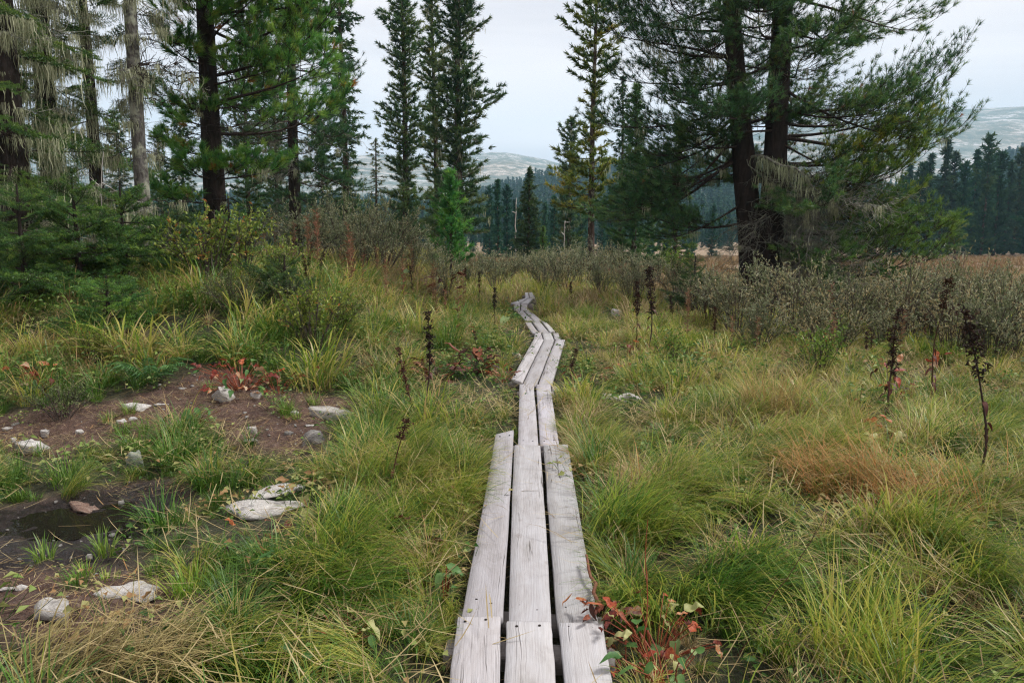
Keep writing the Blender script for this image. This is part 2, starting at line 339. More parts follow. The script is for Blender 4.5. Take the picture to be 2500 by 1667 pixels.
def wood_mat():
    m, N, L, out = mat('weathered plank wood')
    a = N.new('ShaderNodeAttribute'); a.attribute_name = 'uvw'
    oi = N.new('ShaderNodeObjectInfo')
    def stretch(sx, sy):
        mp = N.new('ShaderNodeMapping'); mp.inputs['Scale'].default_value = (sx, sy, 1); L.new(a.outputs['Vector'], mp.inputs['Vector']); return mp.outputs[0]
    warp = noise(N, L, stretch(4, 1.3), 1.6, 3, 0.5)
    wv = N.new('ShaderNodeVectorMath'); wv.operation = 'MULTIPLY_ADD'
    L.new(warp.outputs['Color'], wv.inputs[0]); wv.inputs[1].default_value = (0.035, 0.0, 0.0); L.new(a.outputs['Vector'], wv.inputs[2])
    def warped(sx, sy):
        mp = N.new('ShaderNodeMapping'); mp.inputs['Scale'].default_value = (sx, sy, 1); L.new(wv.outputs[0], mp.inputs['Vector']); return mp.outputs[0]
    g1 = noise(N, L, warped(130, 2.2), 1.0, 5, 0.65)
    g2 = noise(N, L, warped(320, 7), 1.0, 3, 0.6)
    blot = noise(N, L, stretch(6, 2.2), 1.0, 7, 0.68, 0.6)
    r1 = ramp(N, [(0.2, (0.335, 0.33, 0.345)), (0.5, (0.415, 0.415, 0.445)), (0.8, (0.47, 0.475, 0.51))]); L.new(g1.outputs['Fac'], r1.inputs['Fac'])
    c = r1.outputs['Color']
    r2 = ramp(N, [(0.3, (0.80, 0.79, 0.78)), (0.65, (1.0, 1.0, 1.0))]); L.new(g2.outputs['Fac'], r2.inputs['Fac'])
    c = mixc(N, L, 0.8, c, r2.outputs['Color'], 'MULTIPLY')
    r3 = ramp(N, [(0.30, (0.58, 0.55, 0.50)), (0.46, (0.88, 0.86, 0.84)), (0.58, (1.0, 1.0, 1.0))]); L.new(blot.outputs['Fac'], r3.inputs['Fac'])
    c = mixc(N, L, 0.75, c, r3.outputs['Color'], 'MULTIPLY')
    # cracks along the grain
    ck = noise(N, L, warped(42, 0.55), 1.0, 2, 0.5)
    dk = math_n(N, L, 'ABSOLUTE', math_n(N, L, 'SUBTRACT', ck.outputs['Fac'], 0.53))
    gate = noise(N, L, stretch(9, 0.8), 1.0, 2, 0.5)
    rc = ramp(N, [(0.004, (1, 1, 1)), (0.014, (0, 0, 0))]); L.new(dk, rc.inputs['Fac'])
    rg = ramp(N, [(0.52, (0, 0, 0)), (0.60, (1, 1, 1))]); L.new(gate.outputs['Fac'], rg.inputs['Fac'])
    crack = math_n(N, L, 'MULTIPLY', rc.outputs['Color'], rg.outputs['Color'])
    c = mixc(N, L, math_n(N, L, 'MULTIPLY', crack, 0.85), c, (0.06, 0.05, 0.045))
    # knots
    vo = N.new('ShaderNodeTexVoronoi'); vo.inputs['Scale'].default_value = 1.0; L.new(stretch(7.0, 3.4), vo.inputs['Vector'])
    rk = ramp(N, [(0.03, (1, 1, 1)), (0.075, (0.25, 0.25, 0.25)), (0.10, (0.6, 0.6, 0.6)), (0.13, (0, 0, 0))]); L.new(vo.outputs['Distance'], rk.inputs['Fac'])
    c = mixc(N, L, math_n(N, L, 'MULTIPLY', rk.outputs['Color'], 0.55), c, (0.16, 0.125, 0.10))
    c = mixc(N, L, 1.0, c, oi.outputs['Color'], 'MULTIPLY')
    b = N.new('ShaderNodeBsdfPrincipled'); b.inputs['Roughness'].default_value = 0.72; b.inputs['Specular IOR Level'].default_value = 0.25
    L.new(c, b.inputs['Base Color'])
    h = math_n(N, L, 'SUBTRACT', math_n(N, L, 'ADD', g1.outputs['Fac'], math_n(N, L, 'MULTIPLY', g2.outputs['Fac'], 0.4)), math_n(N, L, 'MULTIPLY', crack, 2.0))
    bp = N.new('ShaderNodeBump'); bp.inputs['Strength'].default_value = 0.55; bp.inputs['Distance'].default_value = 0.006
    L.new(h, bp.inputs['Height']); L.new(bp.outputs[0], b.inputs['Normal']); L.new(b.outputs[0], out.inputs['Surface']); return m
M['wood'] = wood_mat()

def ground_mat():
    m, N, L, out = mat('soil and litter')
    tc = N.new('ShaderNodeTexCoord'); P = tc.outputs['Object']
    ab = N.new('ShaderNodeAttribute'); ab.attribute_name = 'bare'
    aw = N.new('ShaderNodeAttribute'); aw.attribute_name = 'wet'
    af = N.new('ShaderNodeAttribute'); af.attribute_name = 'far'
    n1 = noise(N, L, P, 3.0, 8, 0.65); n2 = noise(N, L, P, 26, 6, 0.7); n3 = noise(N, L, P, 110, 3, 0.6)
    lit = ramp(N, [(0.3, (0.012, 0.014, 0.006)), (0.48, (0.034, 0.040, 0.014)), (0.60, (0.075, 0.070, 0.028)), (0.75, (0.15, 0.115, 0.055))]); L.new(n2.outputs['Fac'], lit.inputs['Fac'])
    soil = ramp(N, [(0.28, (0.050, 0.028, 0.021)), (0.5, (0.125, 0.074, 0.056)), (0.66, (0.21, 0.145, 0.115)), (0.80, (0.36, 0.32, 0.29))]); L.new(n2.outputs['Fac'], soil.inputs['Fac'])
    soil2 = ramp(N, [(0.35, (0.6, 0.52, 0.48)), (0.65, (1.15, 1.1, 1.05))]); L.new(n1.outputs['Fac'], soil2.inputs['Fac'])
    sc = mixc(N, L, 0.9, soil.outputs['Color'], soil2.outputs['Color'], 'MULTIPLY')
    grit = ramp(N, [(0.66, (0, 0, 0)), (0.70, (1, 1, 1))]); L.new(n3.outputs['Fac'], grit.inputs['Fac'])
    sc = mixc(N, L, math_n(N, L, 'MULTIPLY', grit.outputs['Color'], 0.55), sc, (0.46, 0.43, 0.40))
    mud = ramp(N, [(0.35, (0.008, 0.006, 0.005)), (0.55, (0.026, 0.017, 0.015)), (0.75, (0.075, 0.052, 0.046))]); L.new(n2.outputs['Fac'], mud.inputs['Fac'])
    sc = mixc(N, L, aw.outputs['Fac'], sc, mud.outputs['Color'])
    c = mixc(N, L, ab.outputs['Fac'], lit.outputs['Color'], sc)
    nf = noise(N, L, P, 0.09, 5, 0.6); nf2 = noise(N, L, P, 0.9, 5, 0.7)
    fr = ramp(N, [(0.35, (0.14, 0.105, 0.05)), (0.48, (0.22, 0.155, 0.09)), (0.58, (0.27, 0.20, 0.14)), (0.68, (0.20, 0.095, 0.06))])
    L.new(math_n(N, L, 'ADD', math_n(N, L, 'MULTIPLY', nf.outputs['Fac'], 0.7), math_n(N, L, 'MULTIPLY', nf2.outputs['Fac'], 0.3)), fr.inputs['Fac'])
    c = mixc(N, L, af.outputs['Fac'], c, fr.outputs['Color'])
    b = N.new('ShaderNodeBsdfPrincipled'); L.new(c, b.inputs['Base Color'])
    ro = math_n(N, L, 'SUBTRACT', 0.92, math_n(N, L, 'MULTIPLY', aw.outputs['Fac'], 0.55)); L.new(ro, b.inputs['Roughness'])
    h = math_n(N, L, 'ADD', n2.outputs['Fac'], math_n(N, L, 'MULTIPLY', n3.outputs['Fac'], 0.35))
    bp = N.new('ShaderNodeBump'); bp.inputs['Strength'].default_value = 1.0; bp.inputs['Distance'].default_value = 0.06
    L.new(h, bp.inputs['Height']); L.new(bp.outputs[0], b.inputs['Normal']); L.new(b.outputs[0], out.inputs['Surface']); return m
M['ground'] = ground_mat()

def water_mat():
    m, N, L, out = mat('dark bog water')
    b = N.new('ShaderNodeBsdfPrincipled'); b.inputs['Base Color'].default_value = (0.010, 0.008, 0.007, 1)
    b.inputs['Roughness'].default_value = 0.06; b.inputs['IOR'].default_value = 1.33
    tc = N.new('ShaderNodeTexCoord'); n = noise(N, L, tc.outputs['Object'], 14, 3, 0.5)
    bp = N.new('ShaderNodeBump'); bp.inputs['Strength'].default_value = 0.12; bp.inputs['Distance'].default_value = 0.01
    L.new(n.outputs['Fac'], bp.inputs['Height']); L.new(bp.outputs[0], b.inputs['Normal']); L.new(b.outputs[0], out.inputs['Surface']); return m
M['water'] = water_mat()

def hill_mat():
    m, N, L, out = mat('rocky tundra slope')
    tc = N.new('ShaderNodeTexCoord'); P = tc.outputs['Object']
    mp = N.new('ShaderNodeMapping'); mp.inputs['Scale'].default_value = (1, 1.0, 2.6); L.new(P, mp.inputs['Vector'])
    n1 = noise(N, L, mp.outputs[0], 0.013, 8, 0.7, 0.5); n2 = noise(N, L, mp.outputs[0], 0.06, 6, 0.75)
    n3 = noise(N, L, P, 0.0035, 4, 0.55)
    f = math_n(N, L, 'ADD', math_n(N, L, 'MULTIPLY', n1.outputs['Fac'], 0.55), math_n(N, L, 'MULTIPLY', n2.outputs['Fac'], 0.45))
    r = ramp(N, [(0.40, (0.045, 0.070, 0.045)), (0.48, (0.11, 0.125, 0.085)), (0.525, (0.21, 0.20, 0.165)), (0.565, (0.46, 0.45, 0.44))]); L.new(f, r.inputs['Fac'])
    r3 = ramp(N, [(0.42, (1, 1, 1)), (0.6, (0.95, 0.84, 0.72))]); L.new(n3.outputs['Fac'], r3.inputs['Fac'])
    c = mixc(N, L, 1.0, r.outputs['Color'], r3.outputs['Color'], 'MULTIPLY')
    b = N.new('ShaderNodeBsdfPrincipled'); b.inputs['Roughness'].default_value = 0.95; L.new(c, b.inputs['Base Color'])
    bp = N.new('ShaderNodeBump'); bp.inputs['Strength'].default_value = 0.6; bp.inputs['Distance'].default_value = 8
    L.new(f, bp.inputs['Height']); L.new(bp.outputs[0], b.inputs['Normal'])
    L.new(b.outputs[0], out.inputs['Surface']); return m
M['hill'] = hill_mat()
def plain(name, col, rough=0.9):
    m, N, L, out = mat(name); tc = N.new('ShaderNodeTexCoord'); n = noise(N, L, tc.outputs['Object'], 0.05, 5, 0.6)
    r = ramp(N, [(0.3, tuple(x * 0.6 for x in col)), (0.7, tuple(min(1, x * 1.3) for x in col))]); L.new(n.outputs['Fac'], r.inputs['Fac'])
    b = N.new('ShaderNodeBsdfPrincipled'); b.inputs['Roughness'].default_value = rough; L.new(r.outputs['Color'], b.inputs['Base Color'])
    L.new(b.outputs[0], out.inputs['Surface']); return m
M['forest_floor'] = plain('forest floor', (0.05, 0.06, 0.035))

# ------------------------------------------------------------------ boardwalk layout (pixel corners of each plank: near-left, near-right, far-right, far-left)
BOARDS = [
 ('nearest boardwalk section, three broad grey planks running out of the picture', 0.115, [
   [(1078, 1800), (1212, 1800), (1222.7, 1499), (1112.5, 1500.6)],
   [(1228, 1800), (1364, 1800), (1344.7, 1516), (1239, 1513.6)],
   [(1396, 1800), (1518, 1800), (1472.6, 1521), (1362.4, 1518)]]),
 ('second boardwalk section from the camera, longest, three planks with grass hanging over the left one', 0.10, [
   [(1126, 1506), (1229, 1506), (1254.6, 1047), (1210, 1058)],
   [(1242.5, 1519), (1344.5, 1521), (1318, 1088), (1258, 1087)],
   [(1360.5, 1524), (1463, 1526), (1384, 1084), (1326, 1086)]]),
 ('narrow boardwalk section of only two planks', 0.09, [
   [(1265, 1089), (1314.5, 1088), (1304.3, 939), (1270, 939)],
   [(1318.4, 1088), (1366, 1087), (1344, 939), (1309, 939)]]),
 ('slanting boardwalk section of three planks leading right to the bend', 0.09, [
   [(1249, 926), (1275, 934), (1326.7, 829), (1302, 829)],
   [(1275.6, 941), (1309, 941), (1354.4, 829), (1328.5, 829)],
   [(1314.5, 938), (1347, 938), (1378, 829), (1356.5, 829)]]),
 ('very short boardwalk section at the bend', 0.085, [
   [(1302, 830), (1326, 830), (1320, 813), (1304, 813)],
   [(1328, 830), (1352.5, 830), (1345, 812.5), (1324, 812.5)],
   [(1354.5, 828), (1368, 828), (1364, 813), (1348.5, 813)]]),
 ('boardwalk section just past the bend, slanting left, half hidden by grass', 0.085, [
   [(1300, 812.5), (1316, 812.5), (1296, 786), (1282, 786)],
   [(1318.5, 812), (1340, 812), (1316, 783.5), (1299, 784.5)],
   [(1342, 811), (1355, 809), (1336, 789), (1322, 783)]]),
 ('distant boardwalk section of two planks below the wooden step', 0.085, [
   [(1282, 783), (1301.5, 783), (1276, 757.5), (1260, 758.5)],
   [(1304, 783.5), (1323, 783), (1289.5, 756), (1278.5, 757.5)]]),
 ('farthest piece of boardwalk before the willow scrub', 0.20, [
   [(1282.5, 728), (1293, 728), (1288.5, 714.5), (1281, 715)],
   [(1294.5, 728), (1306.5, 728), (1299, 714), (1290, 714.5)]]),
]
def z_board(base, y): return base
QUADS = []
for lab, z, planks in BOARDS:
    for q in planks: QUADS.append([on_z(px, py, z) for px, py in q])
STEP_Z = 0.22
step_deck = [[(1247, 739.5), (1267.5, 739.5), (1289, 728), (1279, 728)], [(1270, 739.5), (1289.5, 740), (1301, 728.5), (1291, 728.5)]]
for q in step_deck: QUADS.append([on_z(px, py, STEP_Z) for px, py in q])
def expand(q, m):
    c = np.mean(q, 0); out = []
    for p in q:
        d = p - c; n = np.linalg.norm(d[:2]); out.append(c + d * (1 + m / max(n, 0.1)))
    return out
def on_boards(x, y, m=0.03):
    r = np.zeros(np.shape(x), bool)
    for q in QUADS: r |= in_poly(x, y, expand(q, m))
    return r

# ------------------------------------------------------------------ ground
MUD = [gpt(*p)[:2] for p in [(-120, 1235), (60, 1225), (200, 1195), (400, 1168), (480, 1185), (440, 1270), (350, 1330), (385, 1400), (520, 1455), (660, 1490), (620, 1530), (430, 1530), (250, 1570), (60, 1590), (-150, 1600)]]
BANK = [gpt(*p)[:2] for p in [(-150, 1015), (60, 1010), (280, 975), (430, 925), (540, 890), (660, 950), (780, 965), (880, 975), (830, 1010), (790, 1090), (700, 1105), (560, 1095), (470, 1040), (330, 1075), (180, 1110), (-150, 1110)]]
WET = [gpt(*p)[:2] for p in [(-150, 1235), (60, 1230), (220, 1200), (400, 1175), (470, 1195), (430, 1270), (340, 1330), (370, 1400), (230, 1395), (60, 1395), (-150, 1400)]]
def soft(poly, x, y, j=0.09):
    r = 0
    for k in range(7):
        a = k * 0.9
        r = r + in_poly(x + j * math.cos(a) * (k > 0) + 0.10 * vnoise(x, y, 3.1, 4), y + j * math.sin(a) * (k > 0) + 0.10 * vnoise(x, y, 2.7, 8), poly)
    return r / 7.0
def bare_at(x, y): return np.maximum(soft(MUD, x, y), soft(BANK, x, y))

def axis(parts):
    out = []
    for a, b, s in parts: out.append(np.arange(a, b, s))
    return np.concatenate(out)
def geo(a, b, n): return np.geomspace(a, b, n)
ys = np.concatenate([[-30, -10, -3], np.arange(0, 1.5, 0.3), np.arange(1.5, 11, 0.05), np.arange(11, 22, 0.2), geo(22, 1500, 70)])
xp = np.concatenate([np.arange(0, 5.0, 0.06), np.arange(5, 12, 0.25), geo(12, 2500, 45)])
xs = np.concatenate([-xp[:0:-1], xp])
gx, gy = np.meshgrid(xs, ys); gz = height(gx, gy)
bare = bare_at(gx, gy) * (gy < 12) * (np.abs(gx) < 8)
gz = gz + bare * (0.024 * vnoise(gx, gy, 9, 3) + 0.020 * vnoise(gx, gy, 21, 5))
wet = soft(WET, gx, gy) * (gy < 12)
mb = MB(); nx, ny = len(xs), len(ys)
i = (np.arange(ny - 1)[:, None] * nx + np.arange(nx - 1)[None]).ravel()
mb.add(np.stack([gx, gy, gz], -1).reshape(-1, 3), np.stack([i, i + 1, i + nx + 1, i + nx], 1))
gme = mb.mesh('ground', M['ground'], True)
for nm, arr in (('bare', bare), ('wet', wet), ('far', sstep(19, 40, gy))):
    a = gme.attributes.new(nm, 'FLOAT', 'POINT'); a.data.foreach_set('value', np.asarray(arr, np.float32).ravel())
kind(new('ground', gme), 'structure')

# puddle: a flat sheet of dark water in the hollow of the mud
pc = gpt(150, 1300); wz = float(height(pc[0], pc[1])) + 0.032
PUD = [(-160, 1262), (20, 1262), (150, 1240), (260, 1222), (360, 1215), (430, 1235), (400, 1262), (330, 1275), (300, 1320), (215, 1312), (120, 1325), (60, 1372), (-30, 1392), (-160, 1390)]
pts = [on_z(px, py, wz) for px, py in PUD]
mb = MB(); c = np.mean(pts, 0); V = [c]; Fc = []
ring = []
for k in range(len(pts)):
    a, b = np.array(pts[k]), np.array(pts[(k + 1) % len(pts)])
    for t in (0, .33, .66):
        p = a + (b - a) * t; p = p + (p - c) * R.normal(0, 0.03); p[2] = wz; ring.append(p)
V += ring; n = len(ring)
mb.add(V, [[0, 1 + k, 1 + (k + 1) % n] for k in range(n)])
kind(new('puddle', mb.mesh('puddle', M['water'])), 'structure')

# ------------------------------------------------------------------ hills behind
def hill(name, prof, Y0, Y1, zbase, material, ny=46, back=0.35, rough=0.0, pw=1.0, pad=0.0):
    pxs = np.linspace(-1500, 4000, 170); py = np.interp(pxs, [p[0] for p in prof], [p[1] for p in prof])
    ztop = HC + (HORIZON - py) / F * Y1 - pad
    t = np.linspace(0, 1 + back, ny)
    Yg = Y0 + (Y1 - Y0) * t[:, None] + 0 * pxs[None]
    X = (pxs[None] - CX) / F * Yg
    s = np.where(t < 1, np.clip(t, 0, 1) ** pw, 1 - 0.5 * np.clip(t - 1, 0, 1) ** 1.5)[:, None]
    s = s * s * (3 - 2 * s) * 0.35 + s * 0.65
    Z = zbase + (ztop[None] - zbase) * s
    Z = Z + rough * (vnoise(X, Yg, 0.009, 3) + 0.5 * vnoise(X, Yg, 0.027, 5)) * (np.clip(t, 0, 1) * (t < 0.93) + 0.25 * (t >= 0.93))[:, None]
    mb = MB(); nx_, ny_ = len(pxs), ny
    i = (np.arange(ny_ - 1)[:, None] * nx_ + np.arange(nx_ - 1)[None]).ravel()
    mb.add(np.stack([X, Yg, Z], -1).reshape(-1, 3), np.stack([i, i + 1, i + nx_ + 1, i + nx_], 1))
    kind(new(name, mb.mesh(name, material, True)), 'structure')
    def hz(px, tt):
        k = np.clip(tt * (1 + 0) / (1 + back) * (ny_ - 1), 0, ny_ - 1.001); k0 = k.astype(int); fr = k - k0
        j = np.clip((px + 1500) / 5500 * 169, 0, 168.999); j0 = j.astype(int); fj = j - j0
        def bil(A): return (A[k0, j0] * (1 - fj) + A[k0, j0 + 1] * fj) * (1 - fr) + (A[k0 + 1, j0] * (1 - fj) + A[k0 + 1, j0 + 1] * fj) * fr
        return np.stack([bil(X), bil(Yg), bil(Z)], 1)
    return hz
MOUNT = [(-1500, 350), (-200, 372), (300, 385), (480, 396), (760, 392), (900, 384), (1060, 392), (1140, 386), (1215, 376), (1275, 385), (1355, 408), (1440, 402), (1540, 385), (1620, 366), (1690, 336), (1860, 326), (2050, 312), (2220, 290), (2300, 281), (2440, 273), (2600, 268), (3000, 285), (4000, 340)]
hill('rocky_mountain', MOUNT, 900, 2300, -3.0, M['hill'], rough=9)
RIDGE = [(-1500, 430), (0, 465), (700, 478), (1050, 492), (1140, 478), (1230, 452), (1300, 432), (1400, 412), (1560, 396), (1640, 388), (1760, 400), (1900, 425), (2050, 452), (2200, 452), (2280, 440), (2369, 408), (2500, 346), (2700, 300), (3200, 280), (4000, 330)]
hz_ridge = hill('forested_hill', RIDGE, 240, 800, -3.0, M['forest_floor'], rough=3, pad=8)

# ------------------------------------------------------------------ scatter of uncountable stuff with geometry nodes
def proto(name, me, color=None):
    o = bpy.data.objects.new(name, me)
    if color: o.color = (*color, 1)
    return o
def scatter(name, protos, P, yaw, scl, idx, label, tilt=None):
    col = bpy.data.collections.new(name + ' pieces')
    for k, me in enumerate(protos): col.objects.link(proto('%s piece %02d' % (name, k), me))
    me = bpy.data.meshes.new(name); n = len(P)
    me.vertices.add(n); me.vertices.foreach_set('co', np.asarray(P, np.float32).ravel())
    rot = np.zeros((n, 3), np.float32); rot[:, 2] = yaw
    if tilt is not None: rot[:, :2] = tilt
    a = me.attributes.new('rot', 'FLOAT_VECTOR', 'POINT'); a.data.foreach_set('vector', rot.ravel())
    a = me.attributes.new('scl', 'FLOAT', 'POINT'); a.data.foreach_set('value', np.asarray(scl, np.float32))
    a = me.attributes.new('idx', 'INT', 'POINT'); a.data.foreach_set('value', np.asarray(idx, np.int32))
    me.update()
    o = kind(new(name, me), 'stuff'); o['label'] = label
    ng = bpy.data.node_groups.new(name + ' scatter', 'GeometryNodeTree')
    ng.interface.new_socket('Geometry', in_out='INPUT', socket_type='NodeSocketGeometry')
    ng.interface.new_socket('Geometry', in_out='OUTPUT', socket_type='NodeSocketGeometry')
    N, L = ng.nodes, ng.links
    gi = N.new('NodeGroupInput'); go = N.new('NodeGroupOutput')
    ci = N.new('GeometryNodeCollectionInfo'); ci.inputs['Collection'].default_value = col
    ci.inputs['Separate Children'].default_value = True; ci.inputs['Reset Children'].default_value = True
    ip = N.new('GeometryNodeInstanceOnPoints'); ip.inputs['Pick Instance'].default_value = True
    def attr(nm, ty):
        q = N.new('GeometryNodeInputNamedAttribute'); q.data_type = ty; q.inputs['Name'].default_value = nm; return q.outputs['Attribute']
    L.new(gi.outputs[0], ip.inputs['Points']); L.new(ci.outputs[0], ip.inputs['Instance'])
    L.new(attr('idx', 'INT'), ip.inputs['Instance Index']); L.new(attr('rot', 'FLOAT_VECTOR'), ip.inputs['Rotation']); L.new(attr('scl', 'FLOAT'), ip.inputs['Scale'])
    L.new(ip.outputs[0], go.inputs[0])
    md = o.modifiers.new('scatter', 'NODES'); md.node_group = ng
    return o

# ------------------------------------------------------------------ boardwalk
def plank_mesh(q, rng, th=0.045, nv=16):
    nl, nr, fr, fl = [np.array(p) for p in q]
    prof = [(-1.0, -th), (-1.0, -0.007), (-0.955, 0.0), (-0.4, 0.001), (0.1, 0.0), (0.5, 0.001), (0.955, 0.0), (1.0, -0.007), (1.0, -th)]
    m = len(prof); vs, us = [], []
    Ln = np.linalg.norm((fl + fr) / 2 - (nl + nr) / 2); W = np.linalg.norm(nr - nl)
    ou, ov = rng.uniform(0, 40), rng.uniform(0, 40)
    ts = np.concatenate([[0, 0.004], np.linspace(0.03, 0.97, nv - 4), [0.996, 1.0]])
    edge = np.cumsum(rng.normal(0, 0.0012, (len(ts), 2)), 0); warp = np.cumsum(rng.normal(0, 0.0009, len(ts)))
    for a, t in enumerate(ts):
        A = nl + (fl - nl) * t; B = nr + (fr - nr) * t
        side = (B - A) / np.linalg.norm(B - A)
        A = A - side * edge[a, 0]; B = B + side * edge[a, 1]
        drop = -0.005 if a in (0, len(ts) - 1) else 0.0
        for s, z in prof:
            p = A + (B - A) * (s + 1) / 2; p = p + np.array([0, 0, z + warp[a] + (drop if z > -0.01 else 0)])
            vs.append(p); us.append(((s + 1) / 2 * W + ou, t * Ln + ov, 0 if z > -0.02 else z * 3))
    mb = MB(); n = len(ts); f = []
    for a in range(n - 1):
        for k in range(m):
            k2 = (k + 1) % m; f.append([a * m + k, a * m + k2, (a + 1) * m + k2, (a + 1) * m + k])
    c = np.mean(vs, 0)
    mb.add(np.array(vs) - c, f, 0.5, np.array(us))
    e0 = [k for k in range(m)]; e1 = [(n - 1) * m + k for k in range(m)]
    for e in (e0[::-1], e1):
        mb.f3.append(np.array([[e[0], e[k], e[k + 1]] for k in range(1, m - 1)]))
    return mb.mesh('plank', M['wood']), c
def beam_mesh(a, b, w, h):
    a, b = np.array(a, float), np.array(b, float); L = np.linalg.norm(b - a); d = (b - a) / L; s = np.array([-d[1], d[0], 0])
    mb = MB(); c = (a + b) / 2; vs, us = [], []
    for t in (-.5, -.48, 0, .48, .5):
        k = 0.93 if abs(t) == .5 else 1
        for u, v in ((-1, -1), (1, -1), (1.0, .8), (.8, 1), (-.8, 1), (-1, .8)):
            vs.append(d * L * t + s * u * w / 2 * k + np.array([0, 0, v * h / 2 * k])); us.append((u * w / 2 + v * h, t * L, 0))
    f = []
    for r in range(4):
        for k in range(6): f.append([r * 6 + k, r * 6 + (k + 1) % 6, r * 6 + 6 + (k + 1) % 6, r * 6 + 6 + k])
    mb.add(vs, f, .5, np.array(us))
    for e in ([5, 4, 3, 2, 1, 0], [24 + k for k in range(6)]): mb.f3.append(np.array([[e[0], e[k], e[k + 1]] for k in range(1, 5)]))
    return mb.mesh('sleeper', M['wood']), c
def section(lab, quads, z, rng, sleepers=True):
    c0 = np.mean([np.mean(q, 0) for q in quads], 0); c0[2] = z
    root = new('boardwalk_section', None, None, c0); tag(root, lab, 'boardwalk')
    for q in quads:
        dz = rng.uniform(-0.006, 0.006); q = [p + np.array([0, 0, dz]) for p in q]
        me, c = plank_mesh(q, rng); g = rng.uniform(0.80, 1.08)
        pl = new('plank', me, root, c - c0, color=(g, g * rng.uniform(.97, 1.0), g * rng.uniform(.95, 1.01)))
        if q[0][1] < 7:
            for e in (.05, .95):
                for u in (.27, .73):
                    A_ = q[0] + (q[3] - q[0]) * e; B_ = q[1] + (q[2] - q[1]) * e; p_ = A_ + (B_ - A_) * (u + rng.uniform(-.06, .06)) + (q[3] - q[0]) * rng.uniform(-.012, .012)
                    new('nail', NAIL, pl, p_ - c + np.array([0, 0, .0005]))
    if sleepers:
        for e in (0, 1):
            L_ = [(q[0] * (1 - e) + q[3] * e) for q in quads]; R_ = [(q[1] * (1 - e) + q[2] * e) for q in quads]
            ax = np.mean([q[3] - q[0] for q in quads], 0); ax /= np.linalg.norm(ax)
            a = L_[0] + ax * (0.12 if e == 0 else -0.14); b = R_[-1] + ax * (0.12 if e == 0 else -0.14)
            d = (b - a) / np.linalg.norm(b - a); a = a - d * 0.03; b = b + d * 0.03
            a[2] = b[2] = z - 0.047 - 0.055
            me, c = beam_mesh(a, b, 0.12, 0.10); new('sleeper', me, root, c - c0, color=(.6, .56, .52))
    return root
rngb = np.random.default_rng(11)
_nb = MB(); _an = np.arange(8) * math.pi / 4; _rg = np.stack([np.cos(_an), np.sin(_an), 0 * _an], 1)
_nb.add(np.concatenate([_rg * .0065 - [0, 0, .004], _rg * .006 + [0, 0, .0012], [[0, 0, .002]]]), [[i_, (i_ + 1) % 8, 8 + (i_ + 1) % 8, 8 + i_] for i_ in range(8)]); _nb.f3.append(np.array([[8 + i_, 8 + (i_ + 1) % 8, 16] for i_ in range(8)]))
NAIL = _nb.mesh('nail', M['bark_dark'])
for lab, z, planks in BOARDS:
    section(lab, [[on_z(px, py, z) for px, py in q] for q in planks], z, rngb)
# wooden step: raised deck with two pale riser boards and a prop log under it
dq = [[on_z(px, py, STEP_Z) for px, py in q] for q in step_deck]
c0 = np.mean([np.mean(q, 0) for q in dq], 0); root = new('boardwalk_step', None, None, c0)
tag(root, 'raised wooden step with two pale upright riser boards far along the boardwalk', 'boardwalk')
for q in dq:
    me, c = plank_mesh(q, rngb); new('plank', me, root, c - c0)
for (xa, xb) in ((1255.5, 1270.2), (1272.2, 1287.6)):
    yb = dq[0][0][1] - 0.012
    tops = [at(xa, 741, yb), at(xb, 741, yb)]; z0 = STEP_Z - 0.006
    a = np.array([tops[0][0], yb, z0]); b = np.array([tops[1][0], yb, z0])
    dn = np.array([0, -0.10, -0.125])
    me, c = plank_mesh([a + dn, b + dn, b, a], rngb, 0.035, 8); new('riser', me, root, c - c0)
me, c = beam_mesh(dq[0][0] + np.array([0.1, 0.28, -0.11]), dq[-1][1] + np.array([0.12, 0.28, -0.11]), 0.13, 0.12); new('prop_log', me, root, c - c0, color=(.55, .5, .46))

# ------------------------------------------------------------------ rocks
def rock_mesh(rng, sx, sy, sz, material, cuts=14, sub=3, rough=0.05):
    bm = bmesh.new(); bmesh.ops.create_icosphere(bm, subdivisions=sub, radius=1.0)
    v = np.array([p.co[:] for p in bm.verts]); f = np.array([[q.index for q in t.verts] for t in bm.faces]); bm.free()
    for _ in range(cuts):
        n = nrm(rng.normal(size=3) * np.array([1, 1, 1.3])); d = rng.uniform(0.38, 0.85)
        e = np.maximum(0, v @ n - d); v = v - e[:, None] * n[None] * 0.92
    ph = rng.uniform(0, 6, 6); an = np.arctan2(v[:, 1], v[:, 0]); v[:, :2] *= (1 + .16 * np.sin(2 * an + ph[0]) + .12 * np.sin(3 * an + ph[1]) + .08 * np.sin(5 * an + ph[2]))[:, None]
    top = .42 + .16 * v[:, 0] * math.sin(ph[3]) + .10 * v[:, 1]; v[:, 2] = np.where(v[:, 2] > top, top + .12 * (v[:, 2] - top), v[:, 2])
    nz = np.sin(v[:, 0] * 7 + ph[0] + 2 * np.sin(v[:, 1] * 5 + ph[1])) + np.sin(v[:, 1] * 9 + ph[2] + 2 * np.sin(v[:, 2] * 6 + ph[3])) + np.sin(v[:, 2] * 13 + ph[4] + v[:, 0] * 11)
    v = v * (1 + rough * nz)[:, None]
    v = v * np.array([sx, sy, sz]) / np.maximum(np.abs(v).max(0), 1e-6) * 1.0
    mb = MB(); mb.add(v, f); return mb.mesh('rock', material, False)
